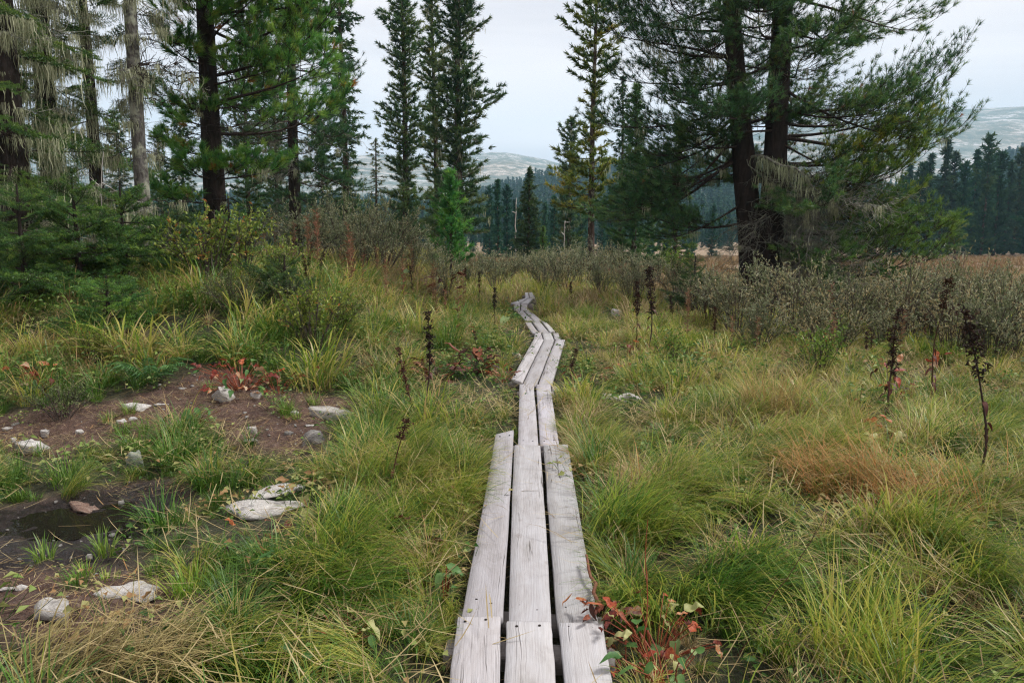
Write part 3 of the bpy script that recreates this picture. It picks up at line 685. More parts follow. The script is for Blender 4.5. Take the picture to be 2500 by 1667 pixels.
ROCKS = [  # px, py(of the foot), width px, height px, material, tilt, label
 (802, 1022, 120, 40, 'rock_streak', 0, 'large flat oval pale rock with dark streaks at the bank edge, beside the sedge'),
 (545, 980, 70, 46, 'rock_streak', 28, 'slanting pale rock below the orange-red leaves on the bank'),
 (333, 1006, 76, 24, 'rock', 6, 'flat pale rock half buried at the crest of the soil bank'),
 (394, 994, 44, 12, 'rock', 0, 'thin pale stone on the bank crest, right of the half-buried flat rock'),
 (323, 1030, 22, 18, 'rock', 0, 'small white stone on the bank, right one of a close pair'),
 (296, 1038, 26, 16, 'rock', 10, 'small white stone on the bank, left one of a close pair'),
 (107, 1066, 24, 20, 'rock', 0, 'rounded white stone alone on the left bank above the big pale slab'),
 (189, 1059, 26, 18, 'rock', 5, 'small white stone left of the soil bank crest, beside straw litter'),
 (73, 1108, 80, 38, 'rock', 4, 'broad pale slab at the left edge behind short green grass'),
 (31, 1080, 20, 17, 'rock', 0, 'little pale stone near the left edge, above the broad slab'),
 (12, 1054, 32, 16, 'rock', 0, 'flat pale stone cut by the left picture edge'),
 (329, 1148, 50, 60, 'rock_green', 0, 'upright greenish grey rock left of the arching dark grass tussock'),
 (616, 1056, 32, 20, 'rock', 0, 'small pale triangular stone in the middle of the bare soil'),
 (616, 1086, 48, 20, 'rock_streak', 0, 'low pale stone at the foot of the soil bank in short grass'),
 (702, 1062, 30, 15, 'rock_grey', 0, 'small grey stone left of the round grey boulder'),
 (762, 1088, 60, 40, 'rock_grey', 0, 'round grey boulder at the right end of the soil bank'),
 (716, 1018, 24, 18, 'rock', 0, 'small sharp white stone just left of the flat oval rock'),
 (622, 974, 34, 26, 'rock', 10, 'pale stone under red leaves at the top of the bank'),
 (756, 1042, 28, 9, 'rock', 0, 'thin white chip of stone between the flat oval rock and the grey boulder'),
 (655, 1222, 150, 44, 'rock', -3, 'upper one of two long white rocks lying in the sedge'),
 (635, 1266, 200, 50, 'rock', 2, 'lower one of two long white rocks lying in the sedge'),
 (191, 1258, 96, 30, 'rock_red', 6, 'reddish layered rock standing in the dark puddle'),
 (302, 1466, 140, 52, 'rock', 0, 'pale flat slab flush with the mud, right of the pointed boulder'),
 (106, 1520, 128, 78, 'rock', 0, 'pointed pale boulder in the mud at lower left'),
 (49, 1440, 30, 17, 'rock', 0, 'small white stone by the left edge above the pointed boulder'),
 (12, 1446, 36, 12, 'rock', 0, 'flat white chip of stone touching the left picture edge'),
 (217, 1366, 18, 14, 'rock', 0, 'tiny white stone behind the bright tuft in the mud'),
 (1262, 874, 26, 16, 'rock', 0, 'small white rock tucked against the left side of the slanting boardwalk'),
 (1504, 772, 44, 22, 'rock', 0, 'pale rock sunk in tall grass far right of the boardwalk bend'),
]
for k, (px, py, w, h, mt, tl, lab) in enumerate(ROCKS):
    rng = np.random.default_rng(100 + k); g = gpt(px, py); Y = g[1]; d = math.hypot(Y, HC)
    W = w * d / F; pitch = math.atan2(HC, Y)
    depth = W * rng.uniform(0.45, 0.62); Hh = max(0.35 * h * d / F, (h * d / F - depth * math.sin(pitch)) / math.cos(pitch), 0.18 * W)
    me = rock_mesh(rng, W / 2, depth / 2 * 1.2, Hh * 0.8, M[mt], cuts=12 + k % 6)
    o = new('rock', me, None, (g[0], Y + depth * 0.35, float(height(g[0], Y + depth * .35)) + Hh * 0.2), (math.radians(rng.uniform(-4, 4)), math.radians(tl), math.radians(rng.uniform(-8, 8))))
    tag(o, lab, 'rock')

# ------------------------------------------------------------------ conifer branch library
def curve_axis(L, droop, upturn, wig, rng, n=9):
    t = np.linspace(0, 1, n); x = L * t; y = L * wig * np.sin(t * rng.uniform(2, 5) + rng.uniform(0, 6)) * t; z = L * (-droop * t + upturn * t ** 2.6)
    y = y - y[0]; return np.stack([x, y, z], 1)
def ev(P, t):
    k = min(max(t, 0), 0.9999) * (len(P) - 1); a = int(k); return P[a] + (P[a + 1] - P[a]) * (k - a)
def pine_branch(rng, L, droop=0.1, upturn=0.28, dens=1.0, tint=(0.1, 0.75), needle=0.125, orange=0.007, start=0.2, wood='twig', nn=36, nw=0.0085, phi=(0.12, 1.25)):
    W, N = MB(), MB(); A = curve_axis(L, droop * rng.uniform(.3, 2.0), upturn * rng.uniform(.5, 1.4), 0.14, rng)
    r0 = 0.009 + 0.010 * L; tube(W, A, np.linspace(r0, 0.004, len(A)), 5)
    C, D = [], []
    ns = int(5 + 8.5 * L * dens)
    for k in range(ns):
        t = start + (1 - start) * (k + rng.uniform(0, 0.9)) / ns; p = ev(A, t); tg = nrm(ev(A, t + 0.03) - ev(A, t - 0.03))
        sgn = 1 if (k % 2) else -1; an = sgn * rng.uniform(0.55, 1.15)
        d = np.array([tg[0] * math.cos(an) - tg[1] * math.sin(an), tg[0] * math.sin(an) + tg[1] * math.cos(an), tg[2] + rng.uniform(-0.2, 0.3)]); d = nrm(d)
        l = L * 0.42 * (1.15 - 0.75 * t) * rng.uniform(0.6, 1.2) + 0.10
        S = np.stack([p + d * l * s + np.array([0, 0, l * 0.35 * s ** 2]) for s in np.linspace(0, 1, 5)])
        tube(W, S, np.linspace(0.0065, 0.003, 5), 3)
        e = nrm(S[-1] - S[-2]); C.append(S[-1]); D.append(e)
        if l > 0.3: C.append(ev(S, 0.75)); D.append(e + rng.normal(0, .2, 3))
        for m in range(int(rng.integers(2, 4) + l * 4)):
            s = rng.uniform(0.3, 0.95); p2 = ev(S, s); a2 = rng.choice([-1, 1]) * rng.uniform(0.4, 1.0)
            d2 = nrm(np.array([d[0] * math.cos(a2) - d[1] * math.sin(a2), d[0] * math.sin(a2) + d[1] * math.cos(a2), d[2] + rng.uniform(0.0, 0.6)]))
            l2 = l * 0.4 * rng.uniform(0.5, 1.1) + 0.05
            T = np.stack([p2 + d2 * l2 * q + np.array([0, 0, l2 * 0.3 * q ** 2]) for q in (0, 0.5, 1)])
            tube(W, T, (0.0045, 0.0035, 0.0025), 3); C.append(T[-1]); D.append(nrm(T[-1] - T[1]))
    C.append(A[-1]); D.append(A[-1] - A[-2])
    C, D = np.array(C), np.array(D); tt = rng.uniform(tint[0], tint[1], len(C)); tt[rng.uniform(size=len(C)) < orange] = 1.0
    tufts(N, rng, C, D, nn, needle, nw, phi, tt, back=0.09)
    return W.mesh('pine branch', M[wood]), N.mesh('pine needles', M['pine']), A
def dead_branch(rng, L, droop=0.15, twig='deadtwig', dens=1.0):
    W = MB(); A = curve_axis(L, droop, rng.uniform(-0.25, 0.3), 0.30, rng); A[1:] += rng.normal(0, .03 * L, (len(A) - 1, 3)); tube(W, A, np.linspace(0.006 + 0.004 * L, 0.002, len(A)), 4)
    for k in range(int((7 + 12 * L) * dens)):
        t = rng.uniform(0.12, 1); p = ev(A, t); d = nrm(np.array([0.6, rng.uniform(-1, 1), rng.uniform(-0.6, 0.4)])); l = L * 0.4 * rng.uniform(0.3, 1) * (1.2 - t) + 0.08
        S = [p]
        for q in range(4): d = nrm(d + rng.normal(0, 0.25, 3)); S.append(S[-1] + d * l / 4)
        S = np.array(S); tube(W, S, np.linspace(0.005, 0.002, 5), 3)
        for m in range(rng.integers(1, 4)):
            p2 = ev(S, rng.uniform(.3, 1)); d2 = nrm(d + rng.normal(0, .7, 3)); tube(W, np.stack([p2, p2 + d2 * l * .2 + rng.normal(0, .01, 3), p2 + d2 * l * .4]), (0.003, 0.0025, 0.0015), 3)
    return W.mesh('dead branch', M[twig]), None, A
def fir_branch(rng, L, droop=0.12, nl=0.032, dens=1.0):
    W, N = MB(), MB(); A = curve_axis(L, droop, 0.12, 0.04, rng); tube(W, A, np.linspace(0.006 + 0.007 * L, 0.003, len(A)), 4)
    C, D, T = [], [], []
    def along(S, tn):
        m = max(3, int(np.linalg.norm(S[-1] - S[0]) / 0.022)); 
        for s in np.linspace(0.08, 1, m):
            C.append(ev(S, s)); D.append(nrm(ev(S, s + .05) - ev(S, s - .05))); T.append(tn)
    along(A[3:], 0.4); ns = int(10 * L * dens) + 5
    for k in range(ns):
        t = 0.12 + 0.86 * (k + rng.uniform(0, .8)) / ns; p = ev(A, t)
        for sg in (-1, 1):
            an = sg * rng.uniform(0.75, 1.05); d = nrm(np.array([math.cos(an), math.sin(an), rng.uniform(-0.2, 0.25)])); l = (L * 0.45 * (1.1 - t) + 0.07) * rng.uniform(.7, 1.15)
            S = np.stack([p + d * l * s + np.array([0, 0, -l * 0.1 * s]) for s in np.linspace(0, 1, 4)])
            tube(W, S, np.linspace(0.004, 0.002, 4), 3); tn = rng.uniform(0.15, 0.8); along(S, tn)
            for m in range(int(l / 0.07)):
                s = rng.uniform(.25, .9); a2 = an + rng.choice([-1, 1]) * .7; d2 = nrm(np.array([math.cos(a2), math.sin(a2), rng.uniform(-.1, .2)])); l2 = l * .38 * (1.15 - s) + .03
                p2 = ev(S, s); along(np.stack([p2, p2 + d2 * l2 * .5, p2 + d2 * l2]), min(1, tn + .12))
    tufts(N, rng, np.array(C), np.array(D), 7, nl, 0.0065, (0.6, 1.3), np.array(T))
    return W.mesh('fir branch', M['twig']), N.mesh('fir needles', M['fir']), A
rl = np.random.default_rng(21)
LIB = {'pine': [], 'brush': [], 'pine_sparse': [], 'dead': [], 'deaddark': [], 'fir': []}
for L in (0.7, 1.2, 1.8, 2.6, 3.4):
    for _ in range(2): LIB['pine'].append((L, *pine_branch(rl, L)))
for L in (0.8, 1.4, 2.1, 2.8):
    for _ in range(2): LIB['brush'].append((L, *pine_branch(rl, L, 0.05, 0.25, .72, (0.15, 0.85), needle=.155, orange=.03, nn=54, nw=.0085, phi=(.1, 1.05))))
for L in (1.2, 2.0, 3.0, 3.8):
    for _ in range(2): LIB['pine_sparse'].append((L, *pine_branch(rl, L, 0.12, 0.2, 0.85, (0.05, 0.55), start=0.35, nn=26)))
for L in (0.5, 1.0, 1.8, 2.6):
    for _ in range(2): LIB['dead'].append((L, *dead_branch(rl, L)))
for L in (0.5, 1.2, 2.2):
    for _ in range(2): LIB['deaddark'].append((L, *dead_branch(rl, L, 0.1, 'twig')))
for L in (0.45, 0.8, 1.3, 1.9):
    for _ in range(2): LIB['fir'].append((L, *fir_branch(rl, L)))

def lichen_mesh(rng, n=34, L=0.45, spread=0.09, w=0.008):
    mb = MB()
    base = np.stack([rng.normal(0, spread, n), rng.normal(0, spread * .5, n), rng.uniform(-0.03, 0.02, n)], 1)
    ribbons(mb, rng, base, rng.uniform(0, 6.28, n), np.full(n, math.pi) + rng.normal(0, .15, n), rng.normal(0, .25, n), L * rng.uniform(.3, 1.0, n), w * rng.uniform(.5, 1.4, n), 5, rng.uniform(0, 1, n), zmin=None, wig=0.16)
    return mb.mesh('lichen', M['lichen'])
LICH = [lichen_mesh(rl, 26 + 4 * k, 0.16 + 0.06 * k, 0.05 + 0.012 * k, .008) for k in range(6)]

def trunk_mesh(rng, H, r0, r1, lean=(0, 0), material='bark_dark', sides=14, flare=0.35, wob=0.02, rings=26):
    t = np.linspace(0, 1, rings) ** 1.2; z = t * H - 0.25 * (t == 0)
    x = lean[0] * t + wob * H * 0.3 * np.sin(t * 5 + rng.uniform(0, 6)) * t; y = lean[1] * t + wob * H * 0.3 * np.sin(t * 4 + rng.uniform(0, 6)) * t
    P = np.stack([x, y, z], 1); r = r0 + (r1 - r0) * t; r = r * (1 + flare * np.exp(-np.maximum(z, 0) / (r0 * 2.0)))
    mb = MB(); a = np.arange(sides) * 2 * math.pi / sides
    lob = 1 + 0.06 * np.sin(a * 3 + rng.uniform(0, 6))[None] + 0.05 * np.sin(a[None] * 5 + z[:, None] * 1.3) + rng.normal(0, 0.02, (rings, sides))
    ring = P[:, None] + (r[:, None] * lob)[:, :, None] * np.stack([np.cos(a), np.sin(a), 0 * a], 1)[None]
    i = np.arange(rings - 1)[:, None] * sides; j = np.arange(sides)[None]; k = (j + 1) % sides
    mb.add(ring.reshape(-1, 3), np.stack([i + j, i + k, i + sides + k, i + sides + j], -1).reshape(-1, 4))
    return mb.mesh('trunk', M[material], True), P, r
def put_branch(root, typ, L, loc, az, pitch, roll, rng, col=None, lich=0.0, lsc=1.0, name='branch'):
    c = LIB[typ]; best = min(abs(np.log(b[0] / L)) for b in c); ch = [b for b in c if abs(abs(np.log(b[0] / L)) - best) < 1e-6]
    Lv, wm, nm, A = ch[rng.integers(len(ch))]; s = L / Lv
    o = new(name, wm, root, loc, (roll, -pitch, az), s)
    if nm is not None: new('needles', nm, o, color=col)
    if lich > 0:
        Rm = np.array(Euler((roll, -pitch, az)).to_matrix())
        for _ in range(rng.poisson(lich)):
            p = Rm @ (ev(A, rng.uniform(0.12, 0.95)) * s) + np.asarray(loc)
            q = rng.uniform(.6, 1.2) * lsc
            new('lichen', LICH[rng.integers(6)], root, p, (0, 0, rng.uniform(0, 6.28)), (q, q, q * rng.uniform(.7, 1.2)), col and (1, 1, 1))
    return o

# ------------------------------------------------------------------ near trees, branch by branch
def stem_branches(root, P, H, spec, rng, n, cb, top, lenf, typ, pitchf, col, lich=0.0, lsc=1.0, azf=None, off=(0, 0), name='branch'):
    for k in range(n):
        t = (k + rng.uniform(0, 1)) / n; z = cb + (top - cb) * t
        tt = np.interp(z, P[:, 2], np.linspace(0, 1, len(P))); base = ev(P, tt)
        az = azf(k, rng) if azf else k * 2.399 + rng.normal(0, .35)
        L = lenf(t, az) * rng.uniform(.5, 1.22)
        if L < 0.25: continue
        g = rng.uniform(.85, 1.15); cc = (col[0] * g, col[1] * g, col[2] * g)
        ty = typ if isinstance(typ, str) else typ[rng.integers(len(typ))]
        put_branch(root, ty, L, base + np.array([off[0], off[1], 0]), az, pitchf(t) + rng.normal(0, .2), rng.normal(0, .35), rng, cc, lich, lsc, name)

def base_at(px, Y, dz=0.0):
    x = px_x(px, Y); return np.array([x, Y, float(height(x, Y)) + dz])

# twin-stemmed stone pine right of the path
rng = np.random.default_rng(31)
b = base_at(1868, 17.0); root = new('pine_tree', None, None, b)
tag(root, 'huge dark twin-stemmed pine with bare lower limbs and hanging lichen, right of the path', 'tree')
mA, PA, _ = trunk_mesh(rng, 13, 0.29, 0.06, (-1.63, 0.3), 'bark_dark', wob=0.008); PA[:, 0] -= 0.12
mB, PB, _ = trunk_mesh(rng, 14.5, 0.30, 0.06, (0.0, -0.2), 'bark_dark', wob=0.008); PB[:, 0] += 0.12
tA = new('trunk', mA, root, (-0.12, 0, 0)); tB = new('trunk', mB, root, (0.12, 0.05, 0))
pg = (0.9, 0.95, 0.95)
def len_twin(t, az):
    c = math.cos(az); return (2.7 - 1.8 * t) * (1 + 0.22 * max(c, 0) + 0.05 * max(-c, 0))
fl = lambda t: -0.34 + 0.5 * t
stem_branches(root, PA, 13, 0, rng, 64, 3.2, 12.6, lambda t, az: (2.7 - 1.9 * t) * (1.15 if math.cos(az) < 0 else .75), ('pine', 'pine_sparse', 'pine_sparse'), fl, pg, 0.8, 0.9)
stem_branches(root, PB, 14, 0, rng, 78, 2.8, 14.0, len_twin, ('pine', 'pine', 'pine_sparse'), fl, (1.05, 1.05, .95), 0.5, 0.8)
# long left limbs with lichen, and the low drooping skirt
for z, az, L, pt in ((3.1, 3.35, 2.9, -.42), (3.3, 2.9, 2.6, -.30), (4.3, 3.2, 3.0, -.1), (4.8, 3.0, 2.7, .0), (5.6, 3.3, 2.9, .12), (6.1, 3.05, 2.7, .2), (2.5, 3.5, 2.2, -.5), (3.7, 2.7, 2.4, -.2), (5.2, 3.6, 2.5, .05)):
    p = PA[np.argmin(abs(PA[:, 2] - z))]; put_branch(root, 'pine_sparse', L, p, az, pt, rng.normal(0, .2), rng, (.85, .95, .95), 3.5, 1.1)
for z, az, L, pt, ty, cc in ((2.7, -.25, 3.5, .05, 'pine', (1.9, 1.5, .75)), (3.0, .1, 3.6, .0, 'pine', (1.9, 1.5, .75)), (2.4, -.5, 3.2, -.05, 'pine', (1.9, 1.5, .75)), (3.3, -.15, 3.4, .0, 'pine', (1.9, 1.5, .75)), (2.2, .2, 3.3, -.1, 'pine', (1.9, 1.5, .75)),
        (1.6, -.1, 3.9, -.02, 'pine_sparse', (1.9, 1.5, .75)), (1.1, .1, 3.9, -.05, 'pine_sparse', (1.9, 1.5, .75)), (0.8, -.2, 4.0, .0, 'pine_sparse', (1.9, 1.5, .75)), (3.6, .0, 3.9, .12, 'pine_sparse', (1.1, 1.1, .9)), (4.4, .1, 4.3, .10, 'pine_sparse', (.9, 1, .95)), (3.9, -.1, 4.5, -.02, 'pine_sparse', (.9, 1, .95))):
    p = PB[np.argmin(abs(PB[:, 2] - z))]; put_branch(root, ty, L * .84, p, az, pt, rng.normal(0, .2), rng, cc, 0.8, .8)
for z, az, L, pt in ((1.9, 3.2, 2.4, -.1),):
    p = PA[np.argmin(abs(PA[:, 2] - z))]; put_branch(root, 'pine', L, p, az, pt, 0, rng, (.8, .95, .95), 1.5, 1.0)
for k in range(60):
    z = rng.uniform(0.6, 2.7); az = rng.choice([rng.uniform(-1.6, .9), rng.uniform(-1.2, .6), rng.uniform(2.3, 4.4)]); p = PB[np.argmin(abs(PB[:, 2] - z))]
    put_branch(root, 'dead', rng.uniform(1.2, 2.9), p, az, rng.uniform(-.55, -.05), rng.normal(0, .5), rng, None, 1.4, .8, 'dead_branch')
mbx = MB(); tq = np.linspace(0, 1, 12); Pb = np.stack([-.45 + 1.15 * tq, -.25 - 1.3 * np.sin(tq * 1.5), 3.25 - .25 * tq - .75 * tq ** 2 + .05 * np.sin(tq * 14)], 1)
tube(mbx, Pb, np.linspace(.035, .008, 12), 6); lb = new('drooping_bough', mbx.mesh('bough', M['deadtwig']), root)
for k in range(15):
    q = rng.uniform(.6, 1.7); new('lichen', LICH[rng.integers(6)], root, ev(Pb, rng.uniform(.1, 1)), (0, 0, rng.uniform(0, 6)), (q, q, q * rng.uniform(.6, 1.1)), color=(.9, .95, .95))
for k in range(34):
    z = rng.uniform(1.3, 3.4); az = rng.uniform(-1.5, .7); p = PB[np.argmin(abs(PB[:, 2] - z))]
    put_branch(root, ('pine_sparse' if k % 7 == 0 else 'dead'), rng.uniform(1.8, 3.3), p, az, rng.uniform(-.6, -.15), rng.normal(0, .5), rng, (1.3, 1.3, .9), 2.6, .9, 'drooping_bough')
put_branch(root, 'dead', 1.6, (-.55, -.25, 3.2), -0.7, -0.55, 0, rng, None, 5, 1.1, 'dead_branch')

# pine on the left with bright green brushes
b = base_at(530, 14.0); root = new('pine_tree', None, None, b)
tag(root, 'tall left pine with bright green needle brushes and orange dying tufts', 'tree')
mA, PA, _ = trunk_mesh(rng, 12, 0.20, 0.05, (-0.05, 0.1), 'bark_dark', wob=0.01); new('trunk', mA, root)
lf = lambda t, az: (1.95 - 1.2 * t) * (1.15 if math.cos(az) > 0 else .7)
stem_branches(root, PA, 12, 0, rng, 54, 2.4, 11.6, lf, ('brush', 'brush', 'pine_sparse'), lambda t: 0.02 + 0.4 * t, (1.3, 1.55, 1.1), 0.25, .6)
for z, az, L, pt in ((3.5, -.1, 2.7, .25), (4.0, .2, 2.6, .3), (4.4, -.3, 2.5, .3), (4.9, .1, 2.8, .3), (3.0, -.4, 2.3, .2), (5.3, -.1, 2.6, .25), (4.6, -.7, 2.3, .3), (5.8, .2, 2.4, .3), (3.8, -.8, 2.0, .25), (5.1, -.9, 2.0, .25), (4.2, -1.3, 1.5, .2), (5.6, -1.2, 1.6, .3), (6.2, -.2, 2.5, .2), (1.75, -.8, 1.1, .1), (1.9, -1.6, .9, .1), (1.6, -.2, 1.3, .05), (2.1, 3.6, .8, .1), (1.5, 3.9, .9, .0)):
    p = PA[np.argmin(abs(PA[:, 2] - z))]; put_branch(root, 'brush', L, p, az, pt, rng.normal(0, .2), rng, (1.45, 1.75, 1.15), .2, .6)
for k in range(16):
    z = rng.uniform(1.2, 4.5); put_branch(root, 'deaddark', rng.uniform(.7, 1.7), PA[np.argmin(abs(PA[:, 2] - z))], rng.uniform(0, 6.28), rng.uniform(-.2, .2), 0, rng, None, .4, .6, 'dead_branch')

# pine behind it, grey dead skirts
b = base_at(722, 21); root = new('pine_tree', None, None, b)
tag(root, 'dusky pine with grey drooping dead lower branches behind the left willow thicket', 'tree')
mA, PA, _ = trunk_mesh(rng, 13, 0.165, 0.05, (0.1, 0), 'bark_dark', wob=0.01); new('trunk', mA, root)
stem_branches(root, PA, 13, 0, rng, 84, 1.7, 12.6, lambda t, az: 2.1 - 1.4 * t, ('pine', 'pine_sparse'), lambda t: -.2 + .6 * t, (.8, .9, .9), .5, 1.0)
for k in range(26):
    z = rng.uniform(1.0, 4.0); put_branch(root, 'dead', rng.uniform(1.0, 2.3), PA[np.argmin(abs(PA[:, 2] - z))], rng.uniform(0, 6.28), rng.uniform(-.45, 0), 0, rng, None, .8, .9, 'dead_branch')

# lichen-draped firs at the left edge
def mossy_fir(px, Y, H, r0, lab, bk, seed, n, lens, lich, ndead, cb, lean=(0, 0), col=(1, 1, 1)):
    rng = np.random.default_rng(seed); b = base_at(px, Y); root = new('fir_tree', None, None, b); tag(root, lab, 'tree')
    mA, PA, _ = trunk_mesh(rng, H, r0, 0.04, lean, bk, wob=0.012); new('trunk', mA, root)
    stem_branches(root, PA, H, 0, rng, n, cb, H * .97, lambda t, az: lens * (1 - .75 * t), 'fir', lambda t: -.3 + .5 * t, col, lich, 1.3)
    for k in range(ndead):
        z = rng.uniform(0.5, min(H * .6, 4.6)); p = PA[np.argmin(abs(PA[:, 2] - z))]
        put_branch(root, 'dead' if rng.uniform() < .6 else 'deaddark', rng.uniform(.3, 1.2), p, rng.uniform(0, 6.28), rng.uniform(-.4, .15), rng.normal(0, .4), rng, None, lich * .6, 1.0, 'dead_branch')
    for k in range(int(lich * 12)):
        z = rng.uniform(1.0, 5.0); p = PA[np.argmin(abs(PA[:, 2] - z))]; a = rng.uniform(0, 6.28); rr = r0 * (1 - z / H) * 1.02
        q = rng.uniform(.4, .9); new('lichen', LICH[rng.integers(6)], root, p + np.array([math.cos(a) * rr, math.sin(a) * rr, 0]), (0, 0, a + 1.57), q)
    return root
mossy_fir(48, 10.5, 11, 0.2, 'black-trunked fir at the left edge draped in long pale beard lichen', 'bark_dark', 41, 76, 1.3, 4.4, 16, 1.4, (0, 0), (1.2, 1.2, 1))
mossy_fir(140, 12.8, 12, 0.18, 'fir thick with hanging beard lichen between the left edge and the grey trunk', 'bark_dark', 42, 70, 1.3, 5.0, 22, 1.0, (0, 0), (1.2, 1.25, 1))
mossy_fir(354, 12.0, 11, 0.115, 'slim pale grey fir trunk scabbed with lichen and dead stubs', 'bark_grey', 43, 26, .75, 2.0, 48, 2.9, (0, 0), (1, 1.1, 1))
mossy_fir(245, 16.0, 11, 0.14, 'shaded fir hung with lichen behind the pale grey trunk', 'bark_dark', 44, 50, 1.2, 2.2, 16, .6, (0, 0), (1.2, 1.3, 1))

# ------------------------------------------------------------------ mid-distance conifers: trunk and crown
def conifer(rng, H, r0, cb, lenf, nb, style='pine', tl=0.26, tw=0.05, tn=20, pitch=(-.2, .7), lich=0, dead=0, bark_='bark_pine', mat_='pine_far', limb=True, dens=4.2, top_round=False, lean=(0, 0)):
    Wd, N, Lc = MB(), MB(), MB()
    tm, P, rr = trunk_mesh(rng, H, r0, 0.025, lean, bark_, sides=9, rings=18)
    C, D, T, LC = [], [], [], []
    for k in range(nb):
        t = (k + rng.uniform(0, 1)) / nb; z = cb + (H - cb) * t; base = ev(P, np.interp(z, P[:, 2], np.linspace(0, 1, len(P))))
        az = k * 2.399 + rng.normal(0, .4); L = lenf(t) * rng.uniform(.45, 1.25); pt = pitch[0] + (pitch[1] - pitch[0]) * t + rng.normal(0, .12)
        h = np.array([math.cos(az), math.sin(az), 0]); s_ = np.linspace(0, 1, 5)
        cv = .30 if style == 'pine' else .12
        A = base + h * (L * s_ * math.cos(pt))[:, None] + np.array([0, 0, 1.]) * (L * (math.sin(pt) * s_ + cv * s_ ** 2.2))[:, None]
        if limb and L > .3: tube(Wd, A, np.linspace(.012 + .008 * L, .005, 5), 3)
        tb = rng.uniform(.15, .7); m = max(3, int(L * dens * 1.9)); side = np.array([-h[1], h[0], 0])
        for q in range(m):
            s = .10 + .9 * (q + rng.uniform(0, 1)) / m; off = rng.normal(0, .34) * L * (1.15 - s)
            C.append(ev(A, s) + side * off + np.array([0, 0, abs(off) * (.2 if style == 'pine' else -.25) + rng.normal(0, .03)]))
            d = h + side * off / max(L, .3) * 1.5 + np.array([0, 0, .5 if style == 'pine' else -.25]); D.append(d); T.append(np.clip(tb + rng.normal(0, .12), 0, 1))
        if rng.uniform() < lich: LC.append(ev(A, rng.uniform(.3, 1)))
    C.append([P[-1][0], P[-1][1], H]); D.append([0, 0, 1]); T.append(.5)
    for k in range(dead):
        z = rng.uniform(.08, .55) * H; base = ev(P, np.interp(z, P[:, 2], np.linspace(0, 1, len(P)))); az = rng.uniform(0, 6.28); L = rng.uniform(.5, 1.0) * lenf(.1)
        h = np.array([math.cos(az), math.sin(az), 0]); s_ = np.linspace(0, 1, 5); A = base + h * (L * s_)[:, None] + np.array([0, 0, 1.]) * (-.35 * L * s_ ** 1.5)[:, None] + rng.normal(0, .03, (5, 3)); tube(Wd, A, np.linspace(.014, .006, 5), 3)
        for q in range(4):
            p = ev(A, rng.uniform(.3, 1)); d = nrm(h + rng.normal(0, .6, 3)); tube(Wd, np.stack([p, p + d * .2, p + d * .4 + [0, 0, -.1]]), (.008, .006, .004), 3)
        LC.append(ev(A, .6))
    tufts(N, rng, np.array(C), np.array(D), tn, tl, tw, (.1, 1.15), np.array(T), back=tl * .7)
    res = [tm, Wd.mesh('limb', M['twig' if not dead else 'deadtwig']), N.mesh('crown', M[mat_])]
    if LC:
        LC = np.array(LC); n = len(LC) * 9; bs = np.repeat(LC, 9, 0) + rng.normal(0, .09, (n, 3))
        ribbons(Lc, rng, bs, rng.uniform(0, 6.28, n), np.full(n, math.pi) + rng.normal(0, .2, n), rng.normal(0, .2, n), rng.uniform(.15, .5, n), .02, 3, rng.uniform(0, 1, n), zmin=None, wig=.15)
        res.append(Lc.mesh('lichen', M['lichen']))
    else: res.append(None)
    return res
def place_tree(name, res, px, Y, lab, col=(1, 1, 1), scl=1.0, group=None, yaw=0.0, dz=-0.05):
    b = base_at(px, Y, dz); o = new(name, None, None, b, (0, 0, yaw), scl); tag(o, lab, 'tree', group)
    t = new('trunk', res[0], o)
    if res[1] is not None and len(res[1].vertices): new('limb', res[1], t)
    new('crown', res[2], o, color=col)
    if res[3] is not None: new('lichen', res[3], o)
    return o
rm = np.random.default_rng(51)
col_len = lambda a, b_: (lambda t: a * (1 - t) ** .38 * (1 if t > .12 else .75) * (.8 + .3 * math.sin(t * 23) + .15 * math.sin(t * 61)) + b_)
# columnar stone pines left of the gap
place_tree('pine_tree', conifer(rm, 17, .20, 1.0, col_len(1.35, .25), 250, tl=.27, dens=4.5, lich=.08), 992, 40, 'tall columnar green pine, left one of the close pair left of the gap', (1.0, 1.05, .95))
place_tree('pine_tree', conifer(rm, 18, .24, 1.4, col_len(1.75, .3), 270, tl=.27, dens=4.5, lich=.45, dead=16), 1122, 36, 'tallest columnar pine left of the gap, with pale dead limbs and lichen low down', (.9, .95, .9))
place_tree('pine_tree', conifer(rm, 16.5, .17, 1.0, col_len(1.1, .2), 190, tl=.27, dens=4.5), 1066, 42, 'slim yellowish pine squeezed behind the tall columnar pair', (1.4, 1.25, .9))
place_tree('spruce_tree', conifer(rm, 13.5, .13, .5, col_len(1.0, .12), 260, 'spruce', tl=.2, tn=16, tw=.045, pitch=(-.35, .3), mat_='spruce', lich=.05), 848, 30, 'narrow spruce standing alone between the left pines and the columnar pair', (1.15, 1.15, .95))
place_tree('spruce_tree', conifer(rm, 5.6, .08, .4, col_len(.75, .08), 75, 'spruce', tl=.17, tn=12, tw=.03, pitch=(-.35, .3), mat_='spruce', dens=3.4), 921, 37, 'small brownish thin spruce just left of the columnar pines', (2.0, 1.35, .9))
place_tree('pine_tree', conifer(rm, 3.1, .045, .55, lambda t: .62 * (1 - t) ** .7 + .12, 52, tl=.19, tw=.03, tn=24, pitch=(.1, .8), dens=6, mat_='pine'), 1100, 22, 'young bright green pine in front of the columnar pair', (1.3, 1.75, 1.1))
